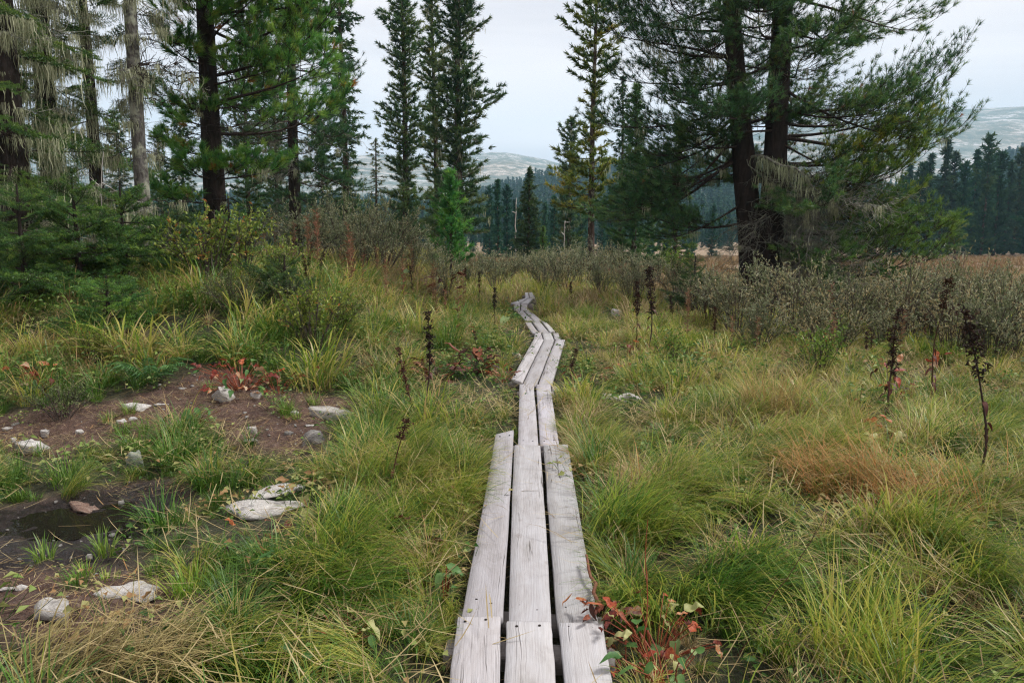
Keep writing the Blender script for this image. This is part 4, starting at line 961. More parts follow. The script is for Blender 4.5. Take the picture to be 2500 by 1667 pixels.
place_tree('spruce_tree', conifer(rm, 4.4, .07, .15, lambda t: 1.05 * (1 - t) ** .85 + .06, 130, 'spruce', tl=.17, tn=16, tw=.035, pitch=(-.2, .45), mat_='spruce', dens=6), 1291, 33, 'small dense dark spruce in the middle of the gap above the boardwalk', (1, 1, .9))
place_tree('spruce_tree', conifer(rm, 1.9, .035, .1, lambda t: .42 * (1 - t) ** .85 + .05, 46, 'spruce', tl=.13, tn=14, tw=.03, pitch=(-.1, .5), mat_='spruce', dens=7), 1326, 31, 'very small light green spruce at the foot of the small dark spruce', (1.6, 1.7, 1.0))
place_tree('pine_tree', conifer(rm, 8.2, .14, .6, col_len(1.0, .25), 110, tl=.27, dens=4.2, lich=.1), 1390, 44, 'blue-grey pine left of the tall thin yellow pine', (.9, .95, 1.0))
place_tree('pine_tree', conifer(rm, 12.3, .135, 2.2, lambda t: (.95 + .65 * math.sin(t * 13)) * (1 - t) ** .35 + .2, 120, tl=.22, dens=4.6, pitch=(-.05, .5), lich=.06), 1444, 28, 'tall thin yellowish pine with sparse upswept side limbs in the gap', (2.0, 1.45, .75))
place_tree('spruce_tree', conifer(rm, 9.2, .11, .4, col_len(.85, .1), 130, 'spruce', tl=.2, tn=16, tw=.045, pitch=(-.3, .3), mat_='spruce', dens=4.2), 1514, 38, 'dark narrow spruce right of the thin yellow pine', (.85, .95, 1.0))
place_tree('pine_tree', conifer(rm, 8.0, .13, .4, lambda t: 1.25 * (1 - t) ** .7 + .15, 110, tl=.27, dens=4.4, lich=.15), 1548, 34, 'bushy green pine beside the dark narrow spruce', (.75, 1.05, .95))
place_tree('spruce_tree', conifer(rm, 6.0, .10, .3, lambda t: .95 * (1 - t) ** .8 + .1, 90, 'spruce', tl=.2, tn=16, tw=.045, mat_='spruce', dens=4.5), 1650, 31, 'green spruce showing through the left limbs of the twin pine', (1.4, 1.4, .9))
place_tree('pine_tree', conifer(rm, 3.0, .10, .9, lambda t: .75 * (1 - t) ** .5 + .15, 44, tl=.17, dens=6, lean=(-.35, 0), dead=3), 2338, 46, 'small leaning pine alone on the brown meadow at right', (1.1, 1.25, 1.1))
b = base_at(2338, 46)
# conifers filling the wood at left
bg = [conifer(rm, 11 + rm.uniform(-2, 2), .15, .5, col_len(1.5 + .2 * k, .2), 130, ('pine', 'spruce')[k % 2], tl=.27, dens=3.8, pitch=(-.25, .5), mat_=('pine_far', 'spruce')[k % 2], lich=.3) for k in range(4)]
for k, (px, Y, s, lab) in enumerate([
   (18, 19, .9, 'dim conifer behind the lichen-draped firs at the left edge'), (300, 30, .5, 'grey-green conifer behind the slim pale trunk'),
   (400, 30, .42, 'short conifer with open sky above it between the pale trunk and the bright pine'), (455, 28, .5, 'conifer close behind the left of the bright-brushed pine'), (610, 27, .72, 'conifer showing behind the right limbs of the bright-brushed pine'), (790, 33, .55, 'low conifer between the dusky pine and the narrow spruce'), (680, 36, .8, 'far conifer behind the dusky pine')]):
    place_tree(('pine_tree', 'spruce_tree')[k % 2], bg[k % 4], px, Y, lab, (.95, 1.05, .95), s, yaw=k * 1.3)

# treeline behind the meadow and in the gap
tl_var = [conifer(rm, 14 + rm.uniform(-1.5, 1.5), .2, .4, col_len(1.7, .3) if k % 2 == 0 else col_len(1.4, .15), 90, ('pine', 'spruce')[k % 2], tl=.6, tw=.16, tn=12, dens=2.4, limb=False, pitch=(-.2, .5), mat_='forest') for k in range(5)]
k = 0
for px in (2205, 2262, 2318, 2372, 2430, 2478, 2530, 2240, 2295, 2345, 2400, 2455, 2510, 2180, 2600, 2560):
    Y = 104 + rm.uniform(0, 16); s = 1.0 + .12 * (px > 2250) + rm.uniform(-.13, .1) - .3 * (px < 2215)
    o = place_tree('conifer_tree', tl_var[k % 5], px, Y, 'dark conifer in the dense treeline behind the brown meadow at right', (.8 + .3 * (k % 3), 1.0, .9), s, 'treeline behind the right meadow', k * 2.1); k += 1
for px, Y, s in ((1216, 66, .52), (1238, 80, .55), (1256, 92, .52), (1268, 74, .38), (1306, 98, .52), (1330, 90, .5), (1352, 70, .42), (1372, 86, .5), (1420, 80, .55), (1470, 92, .5), (1490, 78, .55), (1590, 96, .5), (1625, 104, .5), (1690, 110, .5), (1740, 108, .52), (1920, 112, .5), (2000, 110, .5), (2080, 112, .55), (2130, 108, .6), (1195, 90, .6)):
    place_tree('conifer_tree', tl_var[k % 5], px, Y, 'hazy grey-green conifer in the band of trees closing the valley gap', (.9, 1.0, .95), s, 'trees closing the valley gap', k * 2.1); k += 1

# far woods: too many to tell apart
def blob_tree(rng, H, r, tn=5):
    N = MB(); C, D = [], []
    for q in range(34):
        t = (q + .5) / 34; a = q * 2.4; rr = r * (1 - t) ** .75 * rng.uniform(.4, 1); C.append([math.cos(a) * rr * .6, math.sin(a) * rr * .6, H * (.05 + .9 * t)]); D.append([math.cos(a), math.sin(a), -.2])
    C.append([0, 0, H * .9]); D.append([0, 0, 1])
    tufts(N, rng, np.array(C), np.array(D), tn, H * .14, H * .065, (.1, 1.1), rng.uniform(.1, .9, len(C)), back=H * .05)
    return N.mesh('far tree', M['forest'])
rf = np.random.default_rng(61)
far_var = [blob_tree(rf, 12 + rf.uniform(-2, 2), 1.7 + .3 * (k % 3)) for k in range(6)]
n = 15000; px = rf.uniform(-500, 3000, n); tt = rf.uniform(0.0, 1.06, n)
P = hz_ridge(px, tt); keep = rf.uniform(size=n) < .55 + .45 * vnoise(P[:, 0], P[:, 1], .02, 2); P = P[keep]; n = len(P)
scatter('hillside_forest', far_var, P - [0, 0, .5], rf.uniform(0, 6.28, n), rf.uniform(.6, 1.15, n), rf.integers(0, 6, n), 'blue-hazed conifer forest covering the slopes beyond the valley')
n = 1500; Y = rf.uniform(122, 300, n); pxs_ = rf.uniform(-600, 3000, n); keep = ~((pxs_ > 1100) & (pxs_ < 2150) & (Y < 135)); Y, pxs_ = Y[keep], pxs_[keep]; n = len(Y)
X = (pxs_ - CX) / F * Y; P = np.stack([X, Y, height(X, Y) - .3], 1)
scatter('valley_wood', tl_var and [tv[2] for tv in tl_var], P, rf.uniform(0, 6.28, n), rf.uniform(.45, 1.1, n) * np.where(pxs_ > 2150, 1.05, .6), rf.integers(0, 5, n), 'dense dark conifer wood along the valley floor behind the treeline')

# ------------------------------------------------------------------ shrubs
def shrub(rng, H, W, stems, leafL, leafW, leafn, mat_, tint=(.1, .9), up=.6, bare=.25, gap=0.0):
    S, N = MB(), MB(); C, D, T = [], [], []
    for k in range(stems):
        a = rng.uniform(0, 6.28); r = rng.uniform(0, 1) ** .6; tip = np.array([math.cos(a) * r * W, math.sin(a) * r * W, H * rng.uniform(.6, 1.0) * (1 - .35 * r * r)])
        b0 = np.array([math.cos(a), math.sin(a), 0]) * r * W * .18; s_ = np.linspace(0, 1, 6)[:, None]
        A = b0 + (tip - b0) * s_ * np.array([1, 1, 1]) + np.array([0, 0, 1]) * (H * .12 * np.sin(s_ * math.pi)) + rng.normal(0, .015, (6, 3)) * s_
        tube(S, A, np.linspace(.008, .003, 6), 4); tb = rng.uniform(tint[0], tint[1])
        for j in range(7):
            s = rng.uniform(bare, .97); p = ev(A, s); d = nrm(nrm(tip - b0) * .7 + rng.normal(0, .55, 3) + [0, 0, .15]); l = rng.uniform(.12, .3) * H ** .5
            Q = np.stack([p, p + d * l * .5, p + d * l + [0, 0, .03]]); tube(S, Q, (.004, .003, .002), 3)
            m = leafn
            for q in range(m):
                C.append(ev(Q, rng.uniform(.15, 1))); D.append(nrm(d * .8 + rng.normal(0, .5, 3) + [0, 0, up])); T.append(np.clip(tb + rng.normal(0, .15), 0, 1))
    C, D, T = np.array(C), np.array(D), np.array(T)
    leaves(N, rng, C, D, leafL * rng.uniform(.6, 1.2, len(C)), leafW * rng.uniform(.7, 1.2, len(C)), T)
    return S.mesh('stems', M['shrub_stem']), N.mesh('leaves', M[mat_])
rs = np.random.default_rng(71)
WIL = [shrub(rs, 1.25 + .1 * k, .75, 30, .062, .021, 9, 'willow') for k in range(4)]
ROW = [shrub(rs, 1.0, .55, 20, .055, .028, 8, 'rowan', (.2, .85), .25) for k in range(2)]
BIG = [shrub(rs, 2.1, 1.35, 54, .075, .027, 9, 'willow', (.15, .8)) for k in range(2)]
BIRCH = [shrub(rs, .75, .6, 26, .03, .02, 10, 'willow', (.0, .6), .2) for k in range(2)]
def place_shrub(name, var, px, Y, s, lab, col=(1, 1, 1), group=None, cat='shrub', yaw=None):
    b = base_at(px, Y, -.03); o = new(name, None, None, b, (0, 0, yaw if yaw is not None else rs.uniform(0, 6.28)), s); tag(o, lab, cat, group)
    new('stems', var[0], o); new('foliage', var[1], o, color=col); return o
# big grey willow thicket at left
for px, Y, s, lab in ((745, 16.5, .82, 'grey willow bush at the left end of the thicket below the dusky pine'), (835, 17.5, .95, 'highest grey willow bush in the thicket below the narrow spruce'), (925, 17, .9, 'grey willow bush in the thicket in front of the columnar pines'), (1000, 18, .72, 'grey willow bush at the right end of the left thicket, beside the young pine'), (880, 15, .66, 'lower front bush of the left willow thicket, with red fireweed before it')):
    place_shrub('willow_shrub', BIG[int(px) % 2], px, Y, s * .95, lab, (1.1, 1.08, 1.08))
# willows under the twin pine and along the right
wl_ = [(1745, 13.2, 1.05), (1810, 12.0, 1.1), (1885, 12.6, 1.2), (1950, 11.6, 1.1), (2020, 12.2, 1.05), (2090, 11.2, 1.05), (2150, 12.0, .95), (2230, 11.0, .85), (2310, 11.6, .8), (2400, 10.6, .8), (2480, 11.2, .85), (1700, 14.5, .85), (1860, 10.4, .85), (2060, 10.0, .75), (2180, 10.2, .7), (2350, 9.6, .65), (2450, 9.4, .75), (1990, 10.6, .8), (2270, 12.5, .8), (2360, 13.0, .85), (2440, 12.8, .8), (2500, 10.0, .8), (2130, 13.0, .8)]
for k, (px, Y, s) in enumerate(wl_):
    place_shrub('willow_shrub', WIL[k % 4], px, Y, s * (.8 if px < 2200 else 1.08), 'grey-green willow bush in the low scrub belt at the foot of the twin pine', (.95 + .2 * (k % 2), .95 + .12 * (k % 2), .95 + .1 * (k % 2)), 'willow scrub below the twin pine')
for k, (px, Y, s) in enumerate([(1330, 21, .9), (1375, 20, 1.0), (1425, 22, .95), (1470, 19, .8), (1345, 24, .9), (1240, 24, .8), (1210, 21, .75), (1180, 25, .9), (1150, 22, .7), (1290, 26, .8), (1520, 22, .85), (1565, 20, .85), (1610, 23, .8), (1400, 26, .9), (1460, 27, .8), (1260, 28, .8), (1660, 18, .8), (1540, 17, .65), (1090, 19, .7), (1060, 21, .8), (1120, 27, .9), (1330, 30, .9), (1495, 31, .9)]):
    place_shrub('willow_shrub', WIL[(k + 1) % 4], px, Y, s, 'small silvery willow bush in the scrub behind the end of the boardwalk', (1.2, 1.2, 1.22), 'silvery scrub behind the boardwalk')
for px, Y, s, lab in ((505, 10.3, 1.15, 'yellow-green leafy shrub in front of the bright-brushed pine'), (585, 11.0, 1.1, 'yellow-green shrub right of the pale fir trunk, behind grass'), (655, 10.0, .8, 'low yellow-green shrub left of the dry fireweed'), (752, 8.4, .8, 'round yellow-green bush above the grey boulder'), (815, 9.0, .66, 'small yellow-green bush behind the round bush, toward the boardwalk'), (215, 7.6, .5, 'yellow-green leafy sprig in the shade of the left firs'), (2090, 10.8, .55, 'bright yellow-green sapling leaves among the grey willows')):
    place_shrub('leafy_shrub', ROW[int(px) % 2], px, Y, s, lab)
for px, Y, s, lab in ((1650, 24, 1.2, 'low bright green bush at the foot of the small spruce left of the twin pine'), (2020, 8.6, .7, 'small leafy green bush in the right-hand grass'), (1650, 8.9, .55, 'small green bush in the grass right of the pale log')):
    place_shrub('leafy_shrub', ROW[int(px) % 2], px, Y, s, lab, (.8, 1, .9))
for px, Y, s, lab in ((110, 6.3, .5, 'low dark bilberry-like cushion beside the left bank stones'), (560, 9.0, .8, 'dark twiggy dwarf bush above the red leaves'), (680, 9.2, .75, 'twiggy dead-looking dwarf bush left of the round yellow bush')):
    place_shrub('dwarf_shrub', BIRCH[int(px) % 2], px, Y, s, lab, (.8, .9, .6))

# low fir thicket at left: saplings whose boughs reach the ground
def fir_sapling(root_px, Y, H, r, lab, seed, col=(1, 1, 1), n=34):
    rng = np.random.default_rng(seed); b = base_at(root_px, Y); root = new('fir_sapling', None, None, b); tag(root, lab, 'tree', None)
    tm, P, _ = trunk_mesh(rng, H, .03 + .012 * H, .008, (0, 0), 'bark_dark', sides=8, rings=10); new('trunk', tm, root)
    stem_branches(root, P, H, 0, rng, n, .10, H * .97, lambda t, az: r * (1 - .8 * t), 'fir', lambda t: .05 + .45 * t, col)
for a in ((50, 9.2, 1.5, 1.1, 'dark bushy fir sapling against the left picture edge', 81, (1.1, 1.2, 1)), (185, 9.7, 1.5, 1.1, 'dark bushy fir sapling, second from the left edge', 82, (1.2, 1.3, 1)), (300, 10.4, 1.4, 1.0, 'dark fir sapling below the pale grey trunk', 83, (1.2, 1.3, 1)), (-40, 9.9, 1.3, .9, 'dark fir sapling cut by the left picture edge', 84),
          (425, 11.0, .95, .75, 'small fir sapling right of the pale grey trunk', 85), (560, 12.0, 1.35, .65, 'fir sapling in front of the bright-brushed pine foot', 86, (1.3, 1.5, 1.2)), (690, 9.6, .65, .6, 'knee-high dark fir sapling left of the round yellow bush', 87), (250, 8.4, .7, .65, 'low spreading fir sapling in front of the left thicket', 88, (1.3, 1.5, 1.1)), (1700, 15.2, 1.2, .8, 'dark young fir at the left foot of the twin pine', 90, (.9, 1, 1))):
    fir_sapling(*a)

# ------------------------------------------------------------------ broad leaf meshes used by the herbs
def ovate(rng, fold=.25, curl=.5, wav=.06, lobes=0, W=.5, mat_='red', n=6):
    mb = MB(); ts = np.linspace(0, 1, n); prof = np.sin(np.clip(ts, 0, 1) ** .75 * math.pi) ** .8 * W * .5; prof[0] = .02; prof[-1] = .0
    if lobes: prof = prof * (1 + .35 * np.sin(ts * math.pi * lobes))
    vs = []
    for t, p in zip(ts, prof):
        z = -curl * t * t * .6 + wav * math.sin(t * 9 + rng.uniform(0, 2)); x = t * (1 - .15 * curl * t)
        vs += [(x, -p, z + fold * p + rng.normal(0, .015)), (x, 0, z), (x, p, z + fold * p + rng.normal(0, .015))]
    f = []
    for k in range(n - 1): f += [[k * 3, k * 3 + 1, k * 3 + 4, k * 3 + 3], [k * 3 + 1, k * 3 + 2, k * 3 + 5, k * 3 + 4]]
    mb.add(vs, f, rng.uniform(.05, .95)); return mb.mesh('leaf', M[mat_], True)
rv = np.random.default_rng(91)
def leafset(mat_, k=5, **kw): return [ovate(rv, rv.uniform(.1, .7), rv.uniform(.2, 1.3), rv.uniform(.04, .12), mat_=mat_, **kw) for _ in range(k)]
LF = {'red': leafset('red', 8, lobes=3, n=9), 'red_plain': leafset('red', 6), 'maroon': leafset('maroon', 7, W=.34), 'green': leafset('green_leaf', 6), 'pale': leafset('pale_leaf', 6, lobes=3, n=9)}
def herb(name, px, py, n, size, spread, kinds_, lab, cat='plant', stemmat='redstem', hmax=.25, group=None, upr=.4):
    g = gpt(px, py); o = new(name, None, None, g - np.array([0, 0, .01])); tag(o, lab, cat, group)
    mb = MB(); rng = np.random.default_rng(int(px * 7 + py)); tips = []
    for k in range(n):
        a = rng.uniform(0, 6.28); r = spread * rng.uniform(0, 1) ** .6; h = rng.uniform(.15, 1) * hmax
        tip = np.array([math.cos(a) * r, math.sin(a) * r, h]); tube(mb, np.stack([[math.cos(a) * r * .2, math.sin(a) * r * .2, 0], tip * [.6, .6, .7], tip]), (.004, .003, .002), 3, rng.uniform(0, 1)); tips.append((tip, a))
    new('stem', mb.mesh('stem', M[stemmat]), o)
    for tip, a in tips:
        kd = kinds_[rng.integers(len(kinds_))]; s = size * rng.uniform(.55, 1.25)
        new('leaf', LF[kd][rng.integers(len(LF[kd]))], o, tip, (rng.normal(0, .5), -rng.uniform(-.5, upr + .5), a + rng.normal(0, .5)), s)
    return o
herb('red_leaf_plant', 590, 950, 64, .085, .38, ('red', 'red', 'red_plain', 'green'), 'big patch of orange-red leaves on the soil bank above the pale slanting rock', hmax=.26)
herb('red_leaf_plant', 680, 960, 16, .09, .22, ('red', 'red_plain', 'green'), 'smaller red-leaved plant to the right of the big orange-red patch', hmax=.25)
herb('red_leaf_plant', 50, 955, 14, .10, .22, ('red', 'red_plain'), 'red leaves in the grass at the far left, above the bank stones', hmax=.3)
herb('red_leaf_plant', 120, 960, 9, .09, .18, ('red', 'red_plain', 'green'), 'few red leaves right of the far-left red clump', hmax=.28)
herb('red_leaf_plant', 1600, 1610, 40, .072, .24, ('red', 'red', 'red_plain', 'pale'), 'red and orange leaves in the right foreground beside the nearest boards', hmax=.22)
herb('red_leaf_plant', 1530, 1640, 14, .065, .16, ('red', 'pale', 'red_plain'), 'curled orange-pink leaves touching the edge of the nearest right plank', hmax=.14)
herb('broad_leaf_plant', 1640, 1690, 18, .075, .22, ('green',), 'fresh broad green leaves at the bottom edge, right of the boards', hmax=.2, stemmat='redstem')
herb('broad_leaf_plant', 1610, 1530, 7, .10, .12, ('green', 'red', 'pale'), 'plant with dull red and grey-green leaves above the orange leaves by the boards', hmax=.2)
herb('red_leaf_plant', 1225, 935, 12, .09, .2, ('red_plain', 'maroon'), 'reddish withered leaves against the left edge of the slanting boards', hmax=.2)
herb('red_leaf_plant', 1530, 880, 8, .10, .2, ('red', 'red_plain'), 'orange leaf cluster under the pair of dark stalks right of the boardwalk', hmax=.35)
herb('red_leaf_plant', 1545, 925, 10, .10, .25, ('red_plain', 'maroon', 'red'), 'reddish leaves just above the pale log in the right grass', hmax=.2)
herb('red_leaf_plant', 1410, 930, 8, .10, .16, ('maroon', 'red_plain'), 'dark red leaves at the foot of the dark spike right of the boards', hmax=.2)
herb('red_leaf_plant', 2215, 1000, 7, .11, .22, ('red_plain', 'pale', 'red'), 'pinkish leaves in the right grass between the dark stalks', hmax=.35)
herb('red_leaf_plant', 2180, 1085, 8, .11, .22, ('red', 'pale'), 'pale pink leaves lying in the grass below the dark stalks at right', hmax=.2)
herb('red_leaf_plant', 2095, 1010, 6, .09, .16, ('red_plain', 'pale'), 'few tan and red leaves left of the right-hand dark stalks', hmax=.3)
herb('red_leaf_plant', 1130, 830, 8, .09, .16, ('red',), 'tiny red leaf cluster in the grass left of the boardwalk bend', hmax=.3)
herb('red_leaf_plant', 840, 945, 14, .08, .3, ('red', 'red_plain', 'green', 'green'), 'red-tinged low plant between the flat oval rock and the dark stalks', hmax=.22)
herb('dark_leaf_plant', 1070, 935, 32, .22, .26, ('maroon',), 'clump of large dark maroon leaves left of the boardwalk, around the black stalk', hmax=.30, stemmat='stalk', upr=.7)
herb('dark_leaf_plant', 1160, 915, 30, .22, .22, ('maroon',), 'clump of dark red leaves next to the boardwalk, right of the black stalk', hmax=.34, stemmat='stalk', upr=.7)
herb('dark_leaf_plant', 1080, 745, 34, .22, .35, ('maroon',), 'distant clump of dark brown leaves below the young pine', hmax=.7, stemmat='stalk', upr=.6)
herb('dark_leaf_plant', 1010, 1365, 6, .20, .10, ('maroon',), 'single drooping dark brown leaf plant in the sedge left of the boards', hmax=.20, stemmat='stalk', upr=.3)
herb('dark_leaf_plant', 620, 1330, 8, .08, .2, ('maroon', 'red_plain'), 'small withered brown leaves in front of the two long white rocks', hmax=.16, stemmat='stalk')
herb('dark_leaf_plant', 960, 1210, 16, .06, .22, ('maroon', 'pale'), 'greyish withered leaf litter plant below the reddish stalk', hmax=.12, stemmat='stalk')
herb('dark_leaf_plant', 2170, 985, 12, .13, .12, ('maroon', 'red_plain'), 'withered red-brown leaves clasping the left stalk of the right-hand group', hmax=.5, stemmat='stalk')
herb('dark_leaf_plant', 2285, 940, 9, .14, .1, ('maroon', 'red_plain'), 'withered red-brown leaves on the tallest stalk of the right-hand group', hmax=.4, stemmat='stalk')
herb('broad_leaf_plant', 715, 1420, 5, .11, .12, ('pale', 'green'), 'pale lobed leaf on a thin stalk in the sedge, lower left', hmax=.22)
herb('broad_leaf_plant', 850, 1570, 18, .075, .16, ('pale', 'pale', 'green'), 'pale yellow-green lobed leaves low at the foot of the left boards', hmax=.14)
herb('broad_leaf_plant', 770, 1300, 5, .12, .1, ('pale',), 'pale dry lobed leaf standing in the sedge right of the white rocks', hmax=.3)
herb('broad_leaf_plant', 480, 1030, 14, .08, .2, ('green', 'green', 'maroon'), 'green leaves on the soil bank behind the arching dark tussock', hmax=.16)
herb('broad_leaf_plant', 1400, 970, 14, .09, .18, ('green',), 'fresh green leaves hugging the right edge of the narrow boards', hmax=.16)
herb('broad_leaf_plant', 1238, 798, 5, .28, .12, ('green',), 'big single green leaf left of the far boardwalk', hmax=.3)
herb('broad_leaf_plant', 1000, 720, 7, .25, .3, ('green', 'pale'), 'broad green leaves in the dry herbs below the young pine', hmax=.5)
herb('broad_leaf_plant', 1085, 1470, 4, .10, .06, ('green',), 'grey-green leaf beside the left end of the second boards', hmax=.2)

# fern-like green plant on the bank
def fern(px, py, lab):
    g = gpt(px, py); o = new('fern', None, None, g); tag(o, lab, 'plant'); rng = np.random.default_rng(5)
    for k in range(9):
        mb = MB(); a = k / 9 * 6.28 + rng.normal(0, .2); L = rng.uniform(.28, .42); S = np.stack([[math.cos(a) * L * t, math.sin(a) * L * t, .22 * math.sin(t * 2.2) + .02] for t in np.linspace(0, 1, 8)])
        tube(mb, S, np.linspace(.004, .0015, 8), 3, .3); C, D = [], []
        for s in np.linspace(.25, 1, 12):
            for sg in (-1, 1): C.append(ev(S, s)); D.append([math.cos(a + sg * .9), math.sin(a + sg * .9), -.1])
        leaves(mb, rng, C, D, np.repeat(np.linspace(.13, .05, 12), 2), .016, rng.uniform(.0, .4, len(C))); new('frond', mb.mesh('frond', M['green_leaf']), o)
fern(372, 945, 'deep green fern-like plant with narrow leaflets on the left bank')

# ------------------------------------------------------------------ dried stalks
def stalk_meshes(rng, seed_frac=.45, bush=1.0, leafy=5, stemcol=(.0, .6)):
    st, sd = MB(), MB(); t = np.linspace(0, 1, 9); bx = rng.normal(0, .07); P = np.stack([bx * np.sin(t * rng.uniform(2, 4)) + .012 * np.sin(t * 11 + bx * 90), rng.normal(0, .03) * np.sin(t * 4), t], 1)
    tube(st, P, np.linspace(.0085, .003, 9), 5, np.linspace(stemcol[1], stemcol[0], 9).repeat(5)); C, D = [], []
    for k in range(int(80 * bush)):
        s = 1 - seed_frac * rng.uniform(0, 1) ** 1.2; a = rng.uniform(0, 6.28); p = ev(P, s); l = rng.uniform(.006, .032) * (1.3 - abs(s - .75)) * (.5 + .8 * abs(math.sin(s * 31 + bx * 40))); q = p + [math.cos(a) * l, math.sin(a) * l, l * .8]
        for m in range(4): C.append(q + rng.normal(0, .007, 3)); D.append(rng.normal(0, 1, 3) + [0, 0, .5])
    leaves(sd, rng, C, D, .025, .014, rng.uniform(0, .6, len(C)), .4, .5)
    lv = []
    for k in range(leafy):
        s = rng.uniform(.08, .55); a = rng.uniform(0, 6.28); m = MB(); p = np.zeros(3); d = np.array([1, 0, .5]); Q = [p]
        for q in range(6): d = nrm(d + np.array([-.05, rng.normal(0, .12), -.42])); Q.append(Q[-1] + d * .028)
        Q = np.array(Q); w = np.array([.006, .016, .02, .018, .014, .009, .003])
        vs = np.concatenate([np.stack([q + [0, -ww, 0], q + [0, ww, .006]]) for q, ww in zip(Q, w)]); m.add(vs, [[2 * i_, 2 * i_ + 1, 2 * i_ + 3, 2 * i_ + 2] for i_ in range(6)], .4)
        lv.append((m.mesh('leaf', M['maroon']), ev(P, s), a))
    return st.mesh('stem', M['stalk']), sd.mesh('seed head', M['stalk']), lv
rk_ = np.random.default_rng(95)
STK = [stalk_meshes(rk_, (.38, .55, .3, .62, .45, .7, .25, .5)[k], (.8, 1.3, .6, 1.1, 1.6, .9, .5, 1.2)[k], 5 + k % 4) for k in range(8)]
def stalk(px, py, tx, ty, lab, v=0, col=(1, 1, 1), name='dried_stalk', group=None, wide=1.15):
    g = gpt(px, py); top = at(tx, ty, g[1]); d = top - g; L = np.linalg.norm(d); q = Vector(d).to_track_quat('Z', 'Y')
    o = new(name, None, None, g); o.rotation_mode = 'QUATERNION'; o.rotation_quaternion = q; o.scale = (wide * max(L, .7), wide * max(L, .7), L)
    tag(o, lab, 'plant', group); s = STK[(v * 3) % 8]
    new('stem', s[0], o, color=col); new('seed_head', s[1], o, color=col)
    for me, p, a in s[2]: new('leaf', me, o, p, (0, 0, a), .62)
    return o
for k, a in enumerate([
 (2386, 1203, 2374, 765, 'tallest black seed stalk standing alone in the right-hand sedge'), (2167, 1030, 2197, 760, 'dark seed stalk with withered leaves, left of the right-hand group'), (2274, 995, 2314, 680, 'very tall leaning dark stalk, middle of the right-hand group'),
 (1581, 870, 1591, 654, 'taller right one of the two dark stalks above the red leaves right of the boards'), (1553, 862, 1555, 690, 'shorter left one of the two dark stalks above the red leaves right of the boards'),
 (2350, 800, 2357, 700, 'dark stalk against the meadow, left of the three small ones at right'), (2386, 790, 2387, 700, 'dark stalk against the meadow, middle of the three small ones at right'), (2420, 770, 2417, 690, 'dark stalk against the meadow, right of the three small ones at right'), (2436, 770, 2433, 706, 'short dark stalk almost touching the rightmost small meadow stalk'),
 (1040, 985, 1048, 765, 'black stalk rising from the maroon leaves left of the boardwalk'), (1161, 900, 1160, 808, 'short dark stalk rising from the red leaf clump beside the boards'), (1402, 930, 1402, 852, 'stubby black spike right of the slanting boards'), (1206, 815, 1208, 704, 'thin bare dark stalk left of the far boardwalk section'),
 (1168, 740, 1171, 664, 'dark stalk behind the grass mound, right one of two below the young pine'), (1139, 735, 1136, 654, 'dark stalk behind the grass mound, left one of two below the young pine'), (1002, 735, 1002, 652, 'dark red-brown stalk below the right end of the willow thicket'), (1083, 760, 1083, 702, 'short dark stalk in the dark brown leaf clump'),
 (745, 715, 742, 625, 'dark upright stalk left of the pale curled leaves, left meadow edge'), (757, 712, 754, 628, 'dark upright stalk twinned with its left neighbour in the left meadow edge'), (793, 700, 785, 618, 'reddish brown stalk with pale curled leaves in front of the willow thicket'), (1395, 748, 1393, 690, 'dark stalk in the grass just right of the wooden step')]):
    stalk(*a, v=k, col=(1 + .35 * (k % 3), 1 + .2 * (k % 3), 1 + .1 * (k % 2)), wide=(1.0, 1.25, .85, 1.1)[k % 4])
stalk(1027, 1036, 970, 854, 'leaning red-brown stem left of the narrow boards', 1, (2.6, 1.9, 1.6)); stalk(957, 1232, 987, 1023, 'red-brown broken stem in the sedge left of the second boards', 2, (2.4, 1.7, 1.4))
def twig(name, px, py, tx, ty, lab, mat_, r=.005, cat='plant', dY=0.0, knots=6):
    g = gpt(px, py); top = at(tx, ty, g[1] + dY); rng = np.random.default_rng(int(abs(px))); t = np.linspace(0, 1, 10)[:, None]
    P = (top - g) * t + rng.normal(0, .006, (10, 3)) * np.linalg.norm(top - g) * (t > 0); mb = MB(); tube(mb, P, np.linspace(r, r * .35, 10), 5, .7)
    for k in range(knots):
        p = ev(P, rng.uniform(.3, 1)); d = nrm((top - g) * .6 / np.linalg.norm(top - g) + rng.normal(0, .6, 3)); l = .12 * np.linalg.norm(top - g); tube(mb, np.stack([p, p + d * l * .5, p + d * l]), (r * .5, r * .4, r * .2), 3, .3)
    o = new(name, mb.mesh(name, M[mat_]), None, g); tag(o, lab, cat); return o
twig('red_stalk', 1575, 1690, 1580, 1270, 'thin bright red stem rising from the red leaves beside the nearest boards', 'redstem', .0035, knots=2)
twig('thin_stem', 1592, 1400, 1676, 1203, 'hair-thin dark stem leaning right above the combed sedge tussock', 'stalk', .002, knots=1)
twig('thin_stem', 1800, 1600, 2020, 1255, 'long thin dark stem leaning right across the right foreground sedge', 'stalk', .0028, knots=1)
twig('bare_twig', -20, 690, 62, 585, 'bleached bare twig with red tip at the left edge', 'birchy', .011, 'twig', knots=4)
twig('dead_sapling', 232, 700, 252, 372, 'thin bleached dead sapling in front of the mossy firs', 'birchy', .012, 'tree', knots=7)
twig('dead_snag', 1378, 672, 1379, 540, 'slim bleached dead trunk in the gap left of the thin yellow pine', 'birchy', .035, 'tree', knots=5)
twig('dead_snag', 1258, 652, 1259, 500, 'slender pale dead trunk far back in the gap', 'birchy', .05, 'tree', knots=4)
